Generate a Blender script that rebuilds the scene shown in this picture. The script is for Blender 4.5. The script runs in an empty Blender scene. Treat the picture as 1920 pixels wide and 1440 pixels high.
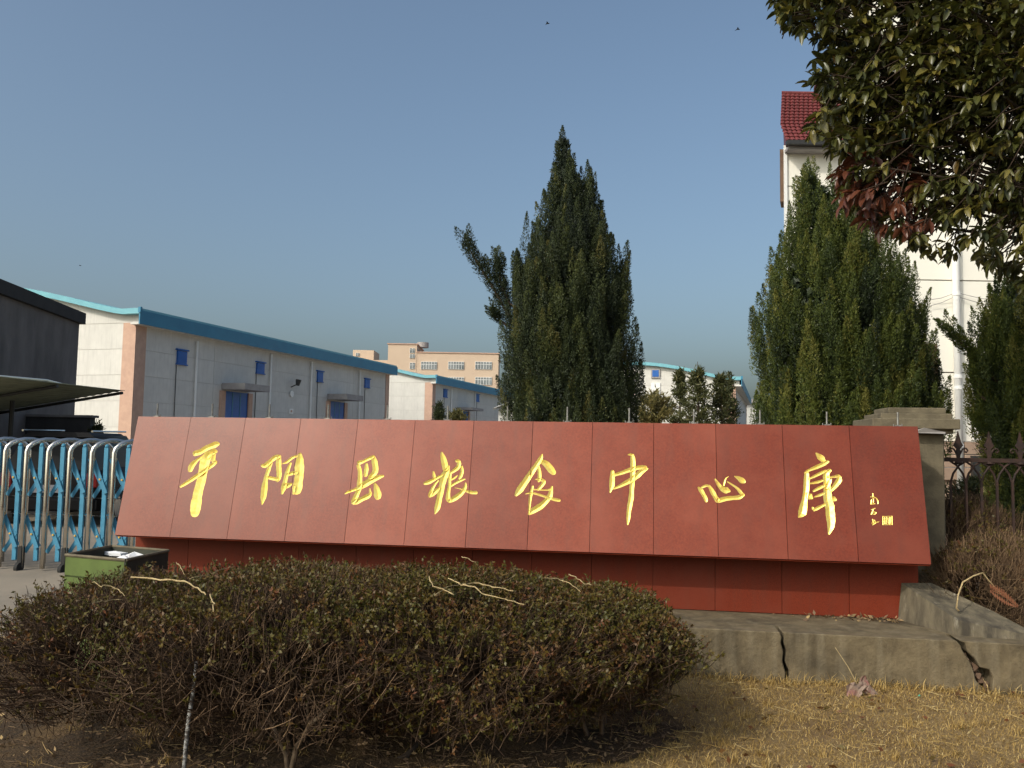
import bpy, bmesh, math, random
import numpy as np
from mathutils import Matrix, Vector, geometry as mgeo

random.seed(7); RNG = np.random.default_rng(7)
SC = bpy.context.scene
COL = SC.collection
R = math.radians

# ------------------------------------------------------------------ camera, sky, sun, exposure
EYE = 1.6; FPX = 1600.0                       # eye height, focal length in px of a 1920 px wide picture
CAM_M = Matrix.Rotation(R(94.18), 4, 'X') @ Matrix.Rotation(R(1.0), 4, 'Z')
cam_d = bpy.data.cameras.new('camera'); cam = bpy.data.objects.new('camera', cam_d); COL.objects.link(cam)
cam_d.sensor_width = 36.0; cam_d.lens = 36.0 * FPX / 1920.0; cam_d.clip_start = 0.05; cam_d.clip_end = 5000
cam.matrix_world = Matrix.Translation((0, 0, EYE)) @ CAM_M
SC.camera = cam

SUN_AZ = R(225.0); SUN_EL = R(36.0)           # azimuth clockwise from +Y (the view direction)
world = bpy.data.worlds.new('World'); SC.world = world; world.use_nodes = True
wn = world.node_tree.nodes; wl = world.node_tree.links
sky = wn.new('ShaderNodeTexSky'); sky.sky_type = 'NISHITA'; sky.sun_disc = False
sky.sun_elevation = SUN_EL; sky.sun_rotation = SUN_AZ
sky.air_density = 1.0; sky.dust_density = 6.0; sky.ozone_density = 1.3; sky.altitude = 0
bg = wn['Background']; bg.inputs[1].default_value = 0.15
SKYHSV = wn.new('ShaderNodeHueSaturation'); SKYHSV.inputs['Saturation'].default_value = 0.95
wl.new(sky.outputs[0], SKYHSV.inputs['Color']); SKYT = wn.new('ShaderNodeMix'); SKYT.data_type = 'RGBA'; SKYT.blend_type = 'MULTIPLY'; SKYT.inputs[0].default_value = 1.0; SKYT.inputs[7].default_value = (0.95, 1.05, 1.06, 1)
wl.new(SKYHSV.outputs[0], SKYT.inputs[6]); wl.new(SKYT.outputs[2], bg.inputs[0])

sun_d = bpy.data.lights.new('sun', 'SUN'); sun_d.energy = 2.1; sun_d.angle = R(0.53); sun_d.color = (1.0, 0.93, 0.82)
sun = bpy.data.objects.new('sun', sun_d); COL.objects.link(sun)
TO_SUN = Vector((math.sin(SUN_AZ) * math.cos(SUN_EL), math.cos(SUN_AZ) * math.cos(SUN_EL), math.sin(SUN_EL)))
sun.rotation_euler = TO_SUN.to_track_quat('Z', 'Y').to_euler()

SC.view_settings.view_transform = 'Standard'; SC.view_settings.look = 'None'
SC.view_settings.exposure = 0.0; SC.view_settings.gamma = 1.0; SC.view_settings.use_curve_mapping = False
SC.cycles.max_bounces = 6; SC.cycles.use_denoising = True

# ------------------------------------------------------------------ surveying: photo pixel -> point in the place
C0 = Vector((0, 0, EYE)); CR = CAM_M.to_3x3()
def ray(x, y): return CR @ Vector(((x - 960) / FPX, -(y - 720) / FPX, -1))
def on_z(x, y, z=0.0): d = ray(x, y); return C0 + d * ((z - EYE) / d.z)
def at_y(x, y, Y): d = ray(x, y); return C0 + d * (Y / d.y)
def on_pl(x, y, p, n): d = ray(x, y); return C0 + d * ((p - C0).dot(n) / d.dot(n))
def proj(P):
    q = CR.transposed() @ (Vector(P) - C0); return 960 + FPX * q.x / -q.z, 720 - FPX * q.y / -q.z
V = Vector; ZUP = V((0, 0, 1))

# ------------------------------------------------------------------ objects
WL = {}                                       # world origin of every empty / part
def tag(o, label=None, cat=None, group=None, kind=None):
    if label: o['label'] = label
    if cat: o['category'] = cat
    if group: o['group'] = group
    if kind: o['kind'] = kind
    return o
def thing(name, loc, label, cat, group=None):
    o = bpy.data.objects.new(name, None); COL.objects.link(o); o.location = loc
    o.empty_display_size = 0.2; WL[o.name] = V(loc)
    return tag(o, label, cat, group)
def link_mesh(name, me, mat, parent=None, smooth=False):
    if mat is not None and not me.materials: me.materials.append(mat)
    if smooth: me.polygons.foreach_set('use_smooth', np.ones(len(me.polygons), bool))
    o = bpy.data.objects.new(name, me); COL.objects.link(o)
    if parent is not None: o.parent = parent; WL[o.name] = WL[parent.name]
    else: WL[o.name] = V((0, 0, 0))
    return o
def copy_part(src, parent, offset=None, matrix=None):
    c = src.copy(); COL.objects.link(c); c.parent = parent; WL[c.name] = WL[parent.name]
    if matrix is not None: c.matrix_local = matrix
    elif offset is not None: c.location = V(src.location) + V(offset)
    return c

def np_mesh(name, verts, faces, tint=None):
    """verts (N,3), faces: (M,3) or (M,4) int array, or list of such arrays"""
    if not isinstance(faces, list): faces = [faces]
    me = bpy.data.meshes.new(name)
    verts = np.asarray(verts, np.float32)
    me.vertices.add(len(verts)); me.vertices.foreach_set('co', verts.ravel())
    loops = np.concatenate([np.asarray(f, np.int32).ravel() for f in faces])
    sizes = np.concatenate([np.full(len(f), np.asarray(f).shape[1], np.int32) for f in faces])
    me.loops.add(len(loops)); me.loops.foreach_set('vertex_index', loops)
    me.polygons.add(len(sizes)); st = np.zeros(len(sizes), np.int32); st[1:] = np.cumsum(sizes)[:-1]
    me.polygons.foreach_set('loop_start', st)
    if tint is not None:
        a = me.attributes.new('tint', 'FLOAT', 'POINT'); a.data.foreach_set('value', np.asarray(tint, np.float32))
    me.update(calc_edges=True); me.validate()
    return me
def np_obj(name, verts, faces, mat, parent=None, tint=None, smooth=False):
    if parent is not None: verts = np.asarray(verts) - np.array(WL[parent.name])
    return link_mesh(name, np_mesh(name, verts, faces, tint), mat, parent, smooth)

class MB:
    def __init__(s): s.v = []; s.f = []
    def add(s, vs, fs):
        b = len(s.v); s.v += [tuple(v) for v in vs]; s.f += [tuple(b + i for i in f) for f in fs]; return s
    def box(s, c, sx, sy, sz, ax=None):
        """box centred at c; ax = (ex, ey, ez) unit axes"""
        ex, ey, ez = ax or (V((1, 0, 0)), V((0, 1, 0)), ZUP)
        c = V(c); vs = [c + ex * (a * sx / 2) + ey * (b * sy / 2) + ez * (d * sz / 2) for d in (-1, 1) for b in (-1, 1) for a in (-1, 1)]
        return s.add(vs, [(0, 2, 3, 1), (4, 5, 7, 6), (0, 1, 5, 4), (2, 6, 7, 3), (0, 4, 6, 2), (1, 3, 7, 5)])
    def prism(s, pts, ext):
        """polygon (3d pts) extruded by vector ext"""
        n = len(pts); ext = V(ext); vs = [V(p) for p in pts] + [V(p) + ext for p in pts]
        return s.add(vs, [tuple(range(n))[::-1], tuple(range(n, 2 * n))] + [(i, (i + 1) % n, n + (i + 1) % n, n + i) for i in range(n)])
    def tube(s, path, rad, sides=8, cap=True):
        path = [V(p) for p in path]; n = len(path)
        if not hasattr(rad, '__len__'): rad = [rad] * n
        b = len(s.v); prev = None
        for i, p in enumerate(path):
            t = (path[min(i + 1, n - 1)] - path[max(i - 1, 0)]).normalized()
            if prev is None:
                a = t.cross(ZUP)
                if a.length < 1e-3: a = t.cross(V((1, 0, 0)))
                a.normalize()
            else: a = (prev - t * prev.dot(t)).normalized()
            prev = a; c = t.cross(a)
            for k in range(sides):
                th = 2 * math.pi * k / sides
                s.v.append(tuple(p + (a * math.cos(th) + c * math.sin(th)) * rad[i]))
        for i in range(n - 1):
            for k in range(sides):
                k2 = (k + 1) % sides
                s.f.append((b + i * sides + k, b + i * sides + k2, b + (i + 1) * sides + k2, b + (i + 1) * sides + k))
        if cap:
            s.f.append(tuple(b + k for k in range(sides))[::-1]); s.f.append(tuple(b + (n - 1) * sides + k for k in range(sides)))
        return s
    def lathe(s, c, prof, sides=12):
        c = V(c); b = len(s.v)
        for r, z in prof:
            for k in range(sides):
                th = 2 * math.pi * k / sides; s.v.append((c.x + r * math.cos(th), c.y + r * math.sin(th), c.z + z))
        for i in range(len(prof) - 1):
            for k in range(sides):
                k2 = (k + 1) % sides; s.f.append((b + i * sides + k, b + i * sides + k2, b + (i + 1) * sides + k2, b + (i + 1) * sides + k))
        s.f.append(tuple(b + k for k in range(sides))[::-1]); s.f.append(tuple(b + (len(prof) - 1) * sides + k for k in range(sides)))
        return s
    def build(s, name, mat, parent=None, bevel=0, smooth=False, jitter=0):
        o0 = WL[parent.name] if parent is not None else V((0, 0, 0))
        me = bpy.data.meshes.new(name)
        if jitter:
            rr = random.Random(len(s.v)); s.v = [tuple(x + rr.uniform(-jitter, jitter) for x in v) for v in s.v]
        me.from_pydata([(v[0] - o0.x, v[1] - o0.y, v[2] - o0.z) for v in s.v], [], s.f); me.update()
        bm = bmesh.new(); bm.from_mesh(me); bmesh.ops.recalc_face_normals(bm, faces=bm.faces)
        if bevel: bmesh.ops.bevel(bm, geom=bm.edges[:], offset=bevel, segments=1, affect='EDGES', profile=0.5)
        bm.to_mesh(me); bm.free()
        return link_mesh(name, me, mat, parent, smooth)

# ------------------------------------------------------------------ materials
def srgb(r, g, b): return tuple(((c / 255) / 12.92 if c / 255 <= 0.04045 else ((c / 255 + 0.055) / 1.055) ** 2.4) for c in (r, g, b))
def mat(name, c1, c2=None, scale=6.0, rough=0.75, bump=0.0, bscale=40.0, metal=0.0, detail=5.0, c3=None, s3=1.2, t3=(0.5, 0.7),
        rnd=0.0, spec=0.4, coat=0.0, stretch=None, w=(0.35, 0.65), tone=False, streak=None):
    m = bpy.data.materials.new(name); m.use_nodes = True; nt = m.node_tree; N = nt.nodes; L = nt.links
    p = N['Principled BSDF']; p.inputs['Roughness'].default_value = rough; p.inputs['Metallic'].default_value = metal
    p.inputs['Specular IOR Level'].default_value = spec
    if coat: p.inputs['Coat Weight'].default_value = coat; p.inputs['Coat Roughness'].default_value = 0.08
    tc = N.new('ShaderNodeTexCoord'); mp = N.new('ShaderNodeMapping'); L.new(tc.outputs['Object'], mp.inputs[0])
    if stretch: mp.inputs['Scale'].default_value = stretch
    def noise(sc, det):
        n = N.new('ShaderNodeTexNoise'); n.inputs['Scale'].default_value = sc; n.inputs['Detail'].default_value = det; n.inputs['Roughness'].default_value = 0.62
        L.new(mp.outputs[0], n.inputs['Vector']); return n
    def mix(a, b, f):
        x = N.new('ShaderNodeMix'); x.data_type = 'RGBA'; 
        if isinstance(a, tuple): x.inputs[6].default_value = (*a, 1)
        else: L.new(a, x.inputs[6])
        if isinstance(b, tuple): x.inputs[7].default_value = (*b, 1)
        else: L.new(b, x.inputs[7])
        L.new(f, x.inputs[0]); return x.outputs[2]
    def ramp(src, a, b):
        r = N.new('ShaderNodeMapRange'); r.inputs[1].default_value = a; r.inputs[2].default_value = b; L.new(src, r.inputs[0]); return r.outputs[0]
    col = None
    if c2 is not None: col = mix(c1, c2, ramp(noise(scale, detail).outputs[0], *w))
    if c3 is not None: col = mix(col if col is not None else c1, c3, ramp(noise(s3, 4).outputs[0], *t3))
    if rnd:
        oi = N.new('ShaderNodeObjectInfo'); hv = N.new('ShaderNodeHueSaturation')
        mr = N.new('ShaderNodeMapRange'); mr.inputs[3].default_value = 1 - rnd; mr.inputs[4].default_value = 1 + rnd
        L.new(oi.outputs['Random'], mr.inputs[0]); L.new(mr.outputs[0], hv.inputs['Value'])
        if col is None: hv.inputs['Color'].default_value = (*c1, 1)
        else: L.new(col, hv.inputs['Color'])
        col = hv.outputs[0]
    if streak is not None:                              # rain streaks and dust running down the surface
        m2 = N.new('ShaderNodeMapping'); L.new(tc.outputs['Object'], m2.inputs[0]); m2.inputs['Scale'].default_value = (9, 9, 0.7)
        n2 = N.new('ShaderNodeTexNoise'); n2.inputs['Scale'].default_value = 1.6; n2.inputs['Detail'].default_value = 7; L.new(m2.outputs[0], n2.inputs['Vector'])
        r2 = N.new('ShaderNodeMapRange'); r2.inputs[1].default_value = 0.48; r2.inputs[2].default_value = 0.85; r2.inputs[4].default_value = 0.55; L.new(n2.outputs[0], r2.inputs[0])
        col = mix(col if col is not None else c1, streak, r2.outputs[0])
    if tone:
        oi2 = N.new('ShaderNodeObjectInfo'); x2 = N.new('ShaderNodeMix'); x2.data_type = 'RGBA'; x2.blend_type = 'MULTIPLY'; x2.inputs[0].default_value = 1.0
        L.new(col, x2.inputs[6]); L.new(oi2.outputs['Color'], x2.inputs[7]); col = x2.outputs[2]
    if col is None: p.inputs['Base Color'].default_value = (*c1, 1)
    else: L.new(col, p.inputs['Base Color'])
    if bump:
        b = N.new('ShaderNodeBump'); b.inputs['Strength'].default_value = 1.0; b.inputs['Distance'].default_value = bump
        L.new(noise(bscale, 6).outputs[0], b.inputs['Height']); L.new(b.outputs[0], p.inputs['Normal'])
    return m
def foliage(name, stops, rough=0.55, trans=0.25, spec=0.35, tcol=None):
    m = bpy.data.materials.new(name); m.use_nodes = True; nt = m.node_tree; N = nt.nodes; L = nt.links
    p = N['Principled BSDF']; p.inputs['Roughness'].default_value = rough; p.inputs['Specular IOR Level'].default_value = spec
    at = N.new('ShaderNodeAttribute'); at.attribute_name = 'tint'
    cr = N.new('ShaderNodeValToRGB'); e = cr.color_ramp.elements
    while len(e) < len(stops): e.new(0.5)
    for el, (pos, c) in zip(e, stops): el.position = pos; el.color = (*c, 1)
    L.new(at.outputs['Fac'], cr.inputs[0]); L.new(cr.outputs[0], p.inputs['Base Color'])
    if trans:
        t = N.new('ShaderNodeBsdfTranslucent'); mx = N.new('ShaderNodeMixShader'); mx.inputs[0].default_value = trans
        g = N.new('ShaderNodeHueSaturation'); g.inputs['Value'].default_value = 1.5; g.inputs['Saturation'].default_value = 1.1
        L.new(cr.outputs[0], g.inputs['Color']); L.new(g.outputs[0], t.inputs[0])
        L.new(p.outputs[0], mx.inputs[1]); L.new(t.outputs[0], mx.inputs[2]); L.new(mx.outputs[0], N['Material Output'].inputs[0])
    return m

MT = {}
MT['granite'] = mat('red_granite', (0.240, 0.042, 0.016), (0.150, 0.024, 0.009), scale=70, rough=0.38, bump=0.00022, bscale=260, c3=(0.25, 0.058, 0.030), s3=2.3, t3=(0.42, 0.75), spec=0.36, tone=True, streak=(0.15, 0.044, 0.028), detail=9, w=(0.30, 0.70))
MT['granite_base'] = mat('red_granite_base', (0.190, 0.030, 0.011), (0.130, 0.019, 0.008), scale=140, rough=0.55, bump=0.0003, bscale=240, c3=(0.17, 0.033, 0.017), s3=2.0, rnd=0.07, spec=0.22, streak=(0.12, 0.034, 0.020))
MT['gold'] = mat('gold_paint', (1.0, 0.80, 0.23), (0.92, 0.66, 0.13), scale=35, rough=0.38, bump=0.0008, bscale=60, metal=0.55, spec=0.6)
MT['core'] = mat('sign_core', (0.10, 0.06, 0.05), (0.07, 0.04, 0.035), rough=0.9)
MT['steel_rod'] = mat('galvanised_rod', (0.30, 0.30, 0.28), (0.16, 0.15, 0.14), scale=30, rough=0.5, metal=0.6)
MT['concrete'] = mat('weathered_concrete', (0.165, 0.128, 0.075), (0.105, 0.080, 0.046), scale=9, rough=0.92, bump=0.008, bscale=38, c3=(0.065, 0.050, 0.030), s3=2.6, t3=(0.48, 0.66), streak=(0.26, 0.22, 0.15))
MT['concrete_wall'] = mat('stained_concrete', (0.18, 0.15, 0.10), (0.055, 0.046, 0.034), scale=4, rough=0.92, bump=0.008, bscale=50, stretch=(2.2, 2.2, 0.6), c3=(0.30, 0.27, 0.21), s3=6, t3=(0.62, 0.75))
MT['post'] = mat('post_render', (0.165, 0.138, 0.090), (0.10, 0.083, 0.055), scale=7, rough=0.9, bump=0.004, bscale=60)
MT['white_wall'] = mat('white_precast', (0.64, 0.625, 0.59), (0.57, 0.555, 0.525), scale=1.5, rough=0.85, bump=0.002, bscale=40, rnd=0.03, streak=(0.44, 0.43, 0.41))
MT['joint'] = mat('joint_grey', (0.52, 0.50, 0.47), rough=0.9)
MT['blue_roof'] = mat('blue_roof', (0.17, 0.43, 0.50), (0.14, 0.37, 0.45), scale=2, rough=0.45)
MT['blue_fascia'] = mat('blue_fascia', (0.035, 0.20, 0.33), (0.03, 0.165, 0.285), scale=1.5, rough=0.4)
MT['blue_panel'] = mat('blue_shutter', (0.012, 0.11, 0.42), (0.01, 0.09, 0.34), scale=4, rough=0.45)
MT['pink'] = mat('pink_pilaster', (0.56, 0.37, 0.28), (0.48, 0.31, 0.24), scale=3, rough=0.85)
MT['grey_paint'] = mat('grey_paint', (0.36, 0.34, 0.33), (0.28, 0.26, 0.26), scale=3, rough=0.8)
MT['dark_metal'] = mat('dark_metal', (0.03, 0.03, 0.03), rough=0.5)
MT['beige'] = mat('beige_render', (0.58, 0.45, 0.34), (0.54, 0.41, 0.31), scale=0.3, rough=0.9)
MT['window_white'] = mat('white_frame', (0.75, 0.75, 0.74), rough=0.5)
MT['glass'] = mat('window_glass', (0.10, 0.12, 0.13), (0.30, 0.32, 0.33), scale=0.4, rough=0.12, spec=0.6)
MT['old_wall'] = mat('sooty_concrete', (0.17, 0.155, 0.15), (0.10, 0.092, 0.09), scale=1.2, rough=0.95, bump=0.01, bscale=12, stretch=(1, 1, 0.4))
MT['old_roof'] = mat('old_roof', (0.035, 0.033, 0.033), (0.025, 0.024, 0.024), scale=3, rough=0.9)
MT['canopy'] = mat('canopy_sheet', (0.26, 0.28, 0.20), (0.18, 0.20, 0.14), scale=2.0, rough=0.6)
MT['cream'] = mat('cream_wall', (0.86, 0.83, 0.75), (0.82, 0.79, 0.71), scale=0.8, rough=0.85, bump=0.002, bscale=60)
MT['red_tile'] = mat('red_roof_tile', (0.16, 0.034, 0.034), (0.12, 0.024, 0.025), scale=9, rough=0.55)
MT['brown_wood'] = mat('brown_board', (0.16, 0.10, 0.065), (0.10, 0.06, 0.04), scale=6, rough=0.8)
MT['white_plastic'] = mat('white_pvc', (0.80, 0.80, 0.79), (0.74, 0.74, 0.73), scale=2, rough=0.35)
MT['stone_tile'] = mat('plinth_tile', (0.40, 0.28, 0.20), (0.33, 0.23, 0.17), scale=5, rough=0.8, rnd=0.12)
MT['rust_iron'] = mat('rusty_iron', (0.022, 0.014, 0.012), (0.050, 0.024, 0.017), scale=18, rough=0.75)
MT['stainless'] = mat('stainless_tube', (0.74, 0.70, 0.64), (0.60, 0.56, 0.51), scale=8, rough=0.20, metal=1.0)
MT['gate_blue'] = mat('gate_blue_paint', (0.055, 0.24, 0.38), (0.045, 0.19, 0.31), scale=7, rough=0.45)
MT['brass'] = mat('yellow_bolt', (0.55, 0.36, 0.10), rough=0.4)
MT['rubber'] = mat('black_rubber', (0.02, 0.02, 0.02), rough=0.8)
MT['bin_green'] = mat('green_bin_paint', (0.10, 0.145, 0.035), (0.07, 0.10, 0.025), scale=5, rough=0.6, c3=(0.05, 0.055, 0.03), s3=5, t3=(0.55, 0.68))
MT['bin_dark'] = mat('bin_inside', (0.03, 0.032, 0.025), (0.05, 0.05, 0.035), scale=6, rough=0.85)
MT['paper'] = mat('white_scrap', (0.80, 0.80, 0.80), (0.72, 0.72, 0.74), scale=5, rough=0.7)
MT['car_paint'] = mat('black_car_paint', (0.006, 0.006, 0.007), rough=0.5, spec=0.08)
MT['car_glass'] = mat('car_glass', (0.008, 0.009, 0.010), rough=0.35, spec=0.08)
MT['tail_red'] = mat('tail_lamp', (0.12, 0.008, 0.008), rough=0.2)
MT['plate'] = mat('number_plate', (0.16, 0.16, 0.18), rough=0.5)
MT['bark'] = mat('bark', (0.085, 0.060, 0.042), (0.05, 0.036, 0.026), scale=14, rough=0.95, bump=0.006, bscale=30, stretch=(1, 1, 0.3))
MT['twig'] = mat('twig', (0.115, 0.075, 0.050), (0.07, 0.045, 0.030), scale=10, rough=0.9)
MT['straw'] = mat('straw', (0.46, 0.36, 0.19), (0.30, 0.21, 0.10), scale=45, rough=0.8)
MT['stem'] = mat('pale_stem', (0.20, 0.145, 0.095), (0.10, 0.07, 0.045), scale=30, rough=0.9)
MT['stake'] = mat('peeling_white_stake', (0.36, 0.36, 0.35), (0.08, 0.07, 0.065), scale=45, rough=0.85, w=(0.45, 0.55))
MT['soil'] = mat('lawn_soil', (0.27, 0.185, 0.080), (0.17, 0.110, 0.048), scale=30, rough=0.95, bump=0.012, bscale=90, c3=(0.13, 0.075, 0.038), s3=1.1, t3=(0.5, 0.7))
MT['bed'] = mat('bed_soil_with_shade', (0.10, 0.060, 0.028), (0.040, 0.025, 0.014), scale=38, rough=0.95, bump=0.03, bscale=70, c3=(0.15, 0.092, 0.040), s3=2.2, t3=(0.5, 0.66))  # brown soil, darkened further to paint in the shade below the hedge
MT['yard'] = mat('yard_concrete', (0.27, 0.225, 0.175), (0.20, 0.17, 0.135), scale=0.8, rough=0.9, bump=0.003, bscale=25)
MT['earth'] = mat('far_ground', (0.20, 0.17, 0.12), (0.15, 0.14, 0.09), scale=0.05, rough=0.95)
MT['plastic_bag'] = mat('faded_wrapper', (0.24, 0.17, 0.13), (0.20, 0.09, 0.075), scale=14, rough=0.6, w=(0.5, 0.6))
MT['teal'] = mat('teal_scrap', (0.05, 0.30, 0.20), rough=0.5)
MT['bird'] = mat('bird_dark', (0.02, 0.02, 0.022), rough=0.8)
MT['fern'] = mat('dry_fern', (0.20, 0.075, 0.035), (0.15, 0.055, 0.026), scale=25, rough=0.8)

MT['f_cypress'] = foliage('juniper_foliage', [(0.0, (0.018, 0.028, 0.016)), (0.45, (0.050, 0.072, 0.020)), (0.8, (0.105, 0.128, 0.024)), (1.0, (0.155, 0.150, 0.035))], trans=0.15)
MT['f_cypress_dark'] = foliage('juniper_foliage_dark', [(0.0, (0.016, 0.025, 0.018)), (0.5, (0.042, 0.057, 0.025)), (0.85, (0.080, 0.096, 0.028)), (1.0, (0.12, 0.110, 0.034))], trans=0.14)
MT['f_broad'] = foliage('broad_leaf', [(0.0, (0.030, 0.036, 0.010)), (0.5, (0.068, 0.070, 0.016)), (0.82, (0.145, 0.120, 0.026)), (0.86, (0.085, 0.028, 0.014)), (1.0, (0.125, 0.042, 0.022))], rough=0.36, trans=0.18, spec=0.5)
MT['f_azalea'] = foliage('azalea_leaf', [(0.0, (0.050, 0.050, 0.008)), (0.4, (0.092, 0.074, 0.012)), (0.7, (0.098, 0.056, 0.014)), (1.0, (0.125, 0.046, 0.020))], rough=0.5, trans=0.12, spec=0.35)
MT['f_twig'] = foliage('dry_twig', [(0.0, (0.028, 0.016, 0.009)), (0.6, (0.085, 0.050, 0.029)), (1.0, (0.24, 0.155, 0.088))], rough=0.85, trans=0.0)
MT['f_grass'] = foliage('dry_grass', [(0.0, (0.20, 0.125, 0.04)), (0.5, (0.38, 0.255, 0.085)), (0.85, (0.52, 0.37, 0.14)), (1.0, (0.64, 0.50, 0.24))], rough=0.7, trans=0.2)
MT['f_weed'] = foliage('dry_weed', [(0.0, (0.11, 0.07, 0.045)), (0.5, (0.20, 0.13, 0.075)), (0.9, (0.36, 0.25, 0.13)), (1.0, (0.42, 0.30, 0.14))], rough=0.8, trans=0.15)
MT['f_shrub'] = foliage('shrub_leaf', [(0.0, (0.035, 0.045, 0.018)), (0.5, (0.075, 0.080, 0.028)), (1.0, (0.19, 0.155, 0.055))], trans=0.2)

# ------------------------------------------------------------------ sign frame
SA = R(8.8); SU = V((math.cos(SA), -math.sin(SA), 0)); SN = V((-math.sin(SA), -math.cos(SA), 0))
KP = on_z(1800, 1308)                                  # foot of the kerb front
HS = on_pl(1700, 1197, KP, SN).z                       # height of the step
SB = on_z(1675, 1160, HS)                              # foot of the red base, right hand end
def S(u, w, z): p = SB + SU * u - SN * w; return V((p.x, p.y, z))      # w is measured backwards from the base face
def su(p): return (p - SB).dot(SU)
UL, UR = -6.165, 0.18
OV, SL = 0.30, 0.25                                    # overhang of the panel foot, lean of the panel
ZB, ZT = 0.813, 1.802

# ------------------------------------------------------------------ ground
def sheet(name, pts, z, m):
    b = MB(); b.add([(x, y, z) for x, y in pts], [tuple(range(len(pts)))]); o = b.build(name, m); tag(o, kind='structure')
    if o.data.polygons[0].normal.z < 0: o.data.flip_normals()
    return o
sheet('ground', [(-1500, -300), (1500, -300), (1500, 2500), (-1500, 2500)], 0.0, MT['earth'])
sheet('yard_pavement', [(-60, 6.9), (60, 6.9), (60, 140), (-60, 140)], 0.004, MT['yard'])
# lawn: gently uneven sheet
gx = np.linspace(-9, 9, 121); gy = np.linspace(0.6, 6.86, 61); XX, YY = np.meshgrid(gx, gy)
def lawn_z(x, y): return 0.034 + 0.012 * np.sin(1.7 * x + 0.6) * np.sin(2.1 * y) + 0.007 * np.sin(5.1 * x + 2.3 * y) + 0.005 * np.sin(9.3 * y - 4.2 * x)
gv = np.stack([XX, YY, lawn_z(XX, YY)], -1).reshape(-1, 3)
idx = np.arange(121 * 61).reshape(61, 121)
gf = np.stack([idx[:-1, :-1], idx[:-1, 1:], idx[1:, 1:], idx[1:, :-1]], -1).reshape(-1, 4)
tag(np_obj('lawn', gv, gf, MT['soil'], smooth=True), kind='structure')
rb = random.Random(9)
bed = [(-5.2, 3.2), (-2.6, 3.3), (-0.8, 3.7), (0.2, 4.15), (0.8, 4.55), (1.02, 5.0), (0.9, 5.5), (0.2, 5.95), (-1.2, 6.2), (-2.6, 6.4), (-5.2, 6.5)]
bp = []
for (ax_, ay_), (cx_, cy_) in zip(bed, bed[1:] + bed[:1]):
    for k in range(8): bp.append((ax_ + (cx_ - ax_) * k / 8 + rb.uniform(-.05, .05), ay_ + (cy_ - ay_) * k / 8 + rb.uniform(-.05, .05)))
b = MB(); b.add([(x, y, float(lawn_z(x, y)) + 0.007) for x, y in bp] + [(-1.8, 4.9, 0.06)], [(i, (i + 1) % len(bp), len(bp)) for i in range(len(bp))]); tag(b.build('shade_toned_bed', MT['bed']), kind='structure')  # soil sheet under the hedge, hedge shade painted into its dark colour
BED = np.array(bp)
pv = on_z(0, 1088); 
sheet('path', [(-9, pv.y - 0.1), (-2.75, 6.62), (-3.3, 7.3), (-3.3, 12), (-9, 12)], 0.036, MT['yard'])

# ------------------------------------------------------------------ kerb, step and side wall
def Kf(px, py): return on_pl(px, py, KP, SN)
KW = (SB - KP).dot(-SN)                                 # distance kerb face -> base face
kerb = thing('concrete_kerb', KP, 'cracked grey concrete kerb step in front of the red sign base', 'kerb')
def kz(px): return HS
def kpoly(pts): return [Kf(*p) for p in pts]
cr1 = [(1462, 1186), (1466, 1196), (1464, 1206), (1469, 1222), (1467, 1240), (1470, 1252), (1473, 1262), (1472, 1280), (1474, 1312)]
cr1b = [(1467, 1186), (1471, 1196), (1470, 1206), (1475, 1221), (1472, 1240), (1476, 1250), (1481, 1259), (1479, 1280), (1480, 1312)]
cr2 = [(1793, 1192), (1800, 1208), (1806, 1222), (1818, 1240), (1826, 1258), (1830, 1276), (1842, 1290), (1843, 1316)]
cr2b = [(1799, 1192), (1810, 1206), (1814, 1222), (1830, 1238), (1838, 1252), (1856, 1256), (1863, 1272), (1861, 1292), (1858, 1316)]
def flat_top(c): p = [Kf(*q) for q in c]; p[0].z = HS; p[-1].z = -0.05; return p
A1, B1, A2, B2 = (flat_top(c) for c in (cr1, cr1b, cr2, cr2b))
uL = SU * -5.2
lt = KP + uL; KR = KP + SU * 2.2
for poly in ([V((lt.x, lt.y, -0.05)), V((lt.x, lt.y, HS))] + A1, B1[::-1] + A2, B2[::-1] + [V((KR.x, KR.y, HS - 0.02)), V((KR.x, KR.y, -0.05))]):
    if poly[0].z > 0 or True:
        pts = poly
    MB().prism(pts, -SN * 0.24).build('kerb_block', MT['concrete'], kerb, bevel=0.006)
b = MB(); b.prism([S(UL + 1.3, -KW + 0.243, 0.0), S(UL + 1.3, -KW + 0.243, HS - 0.006), S(0.9, -KW + 0.243, HS - 0.006), S(0.9, -KW + 0.243, 0.0)], -SN * (KW - 0.243 + 0.3))
b.build('step_fill', MT['concrete'], kerb)

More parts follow.
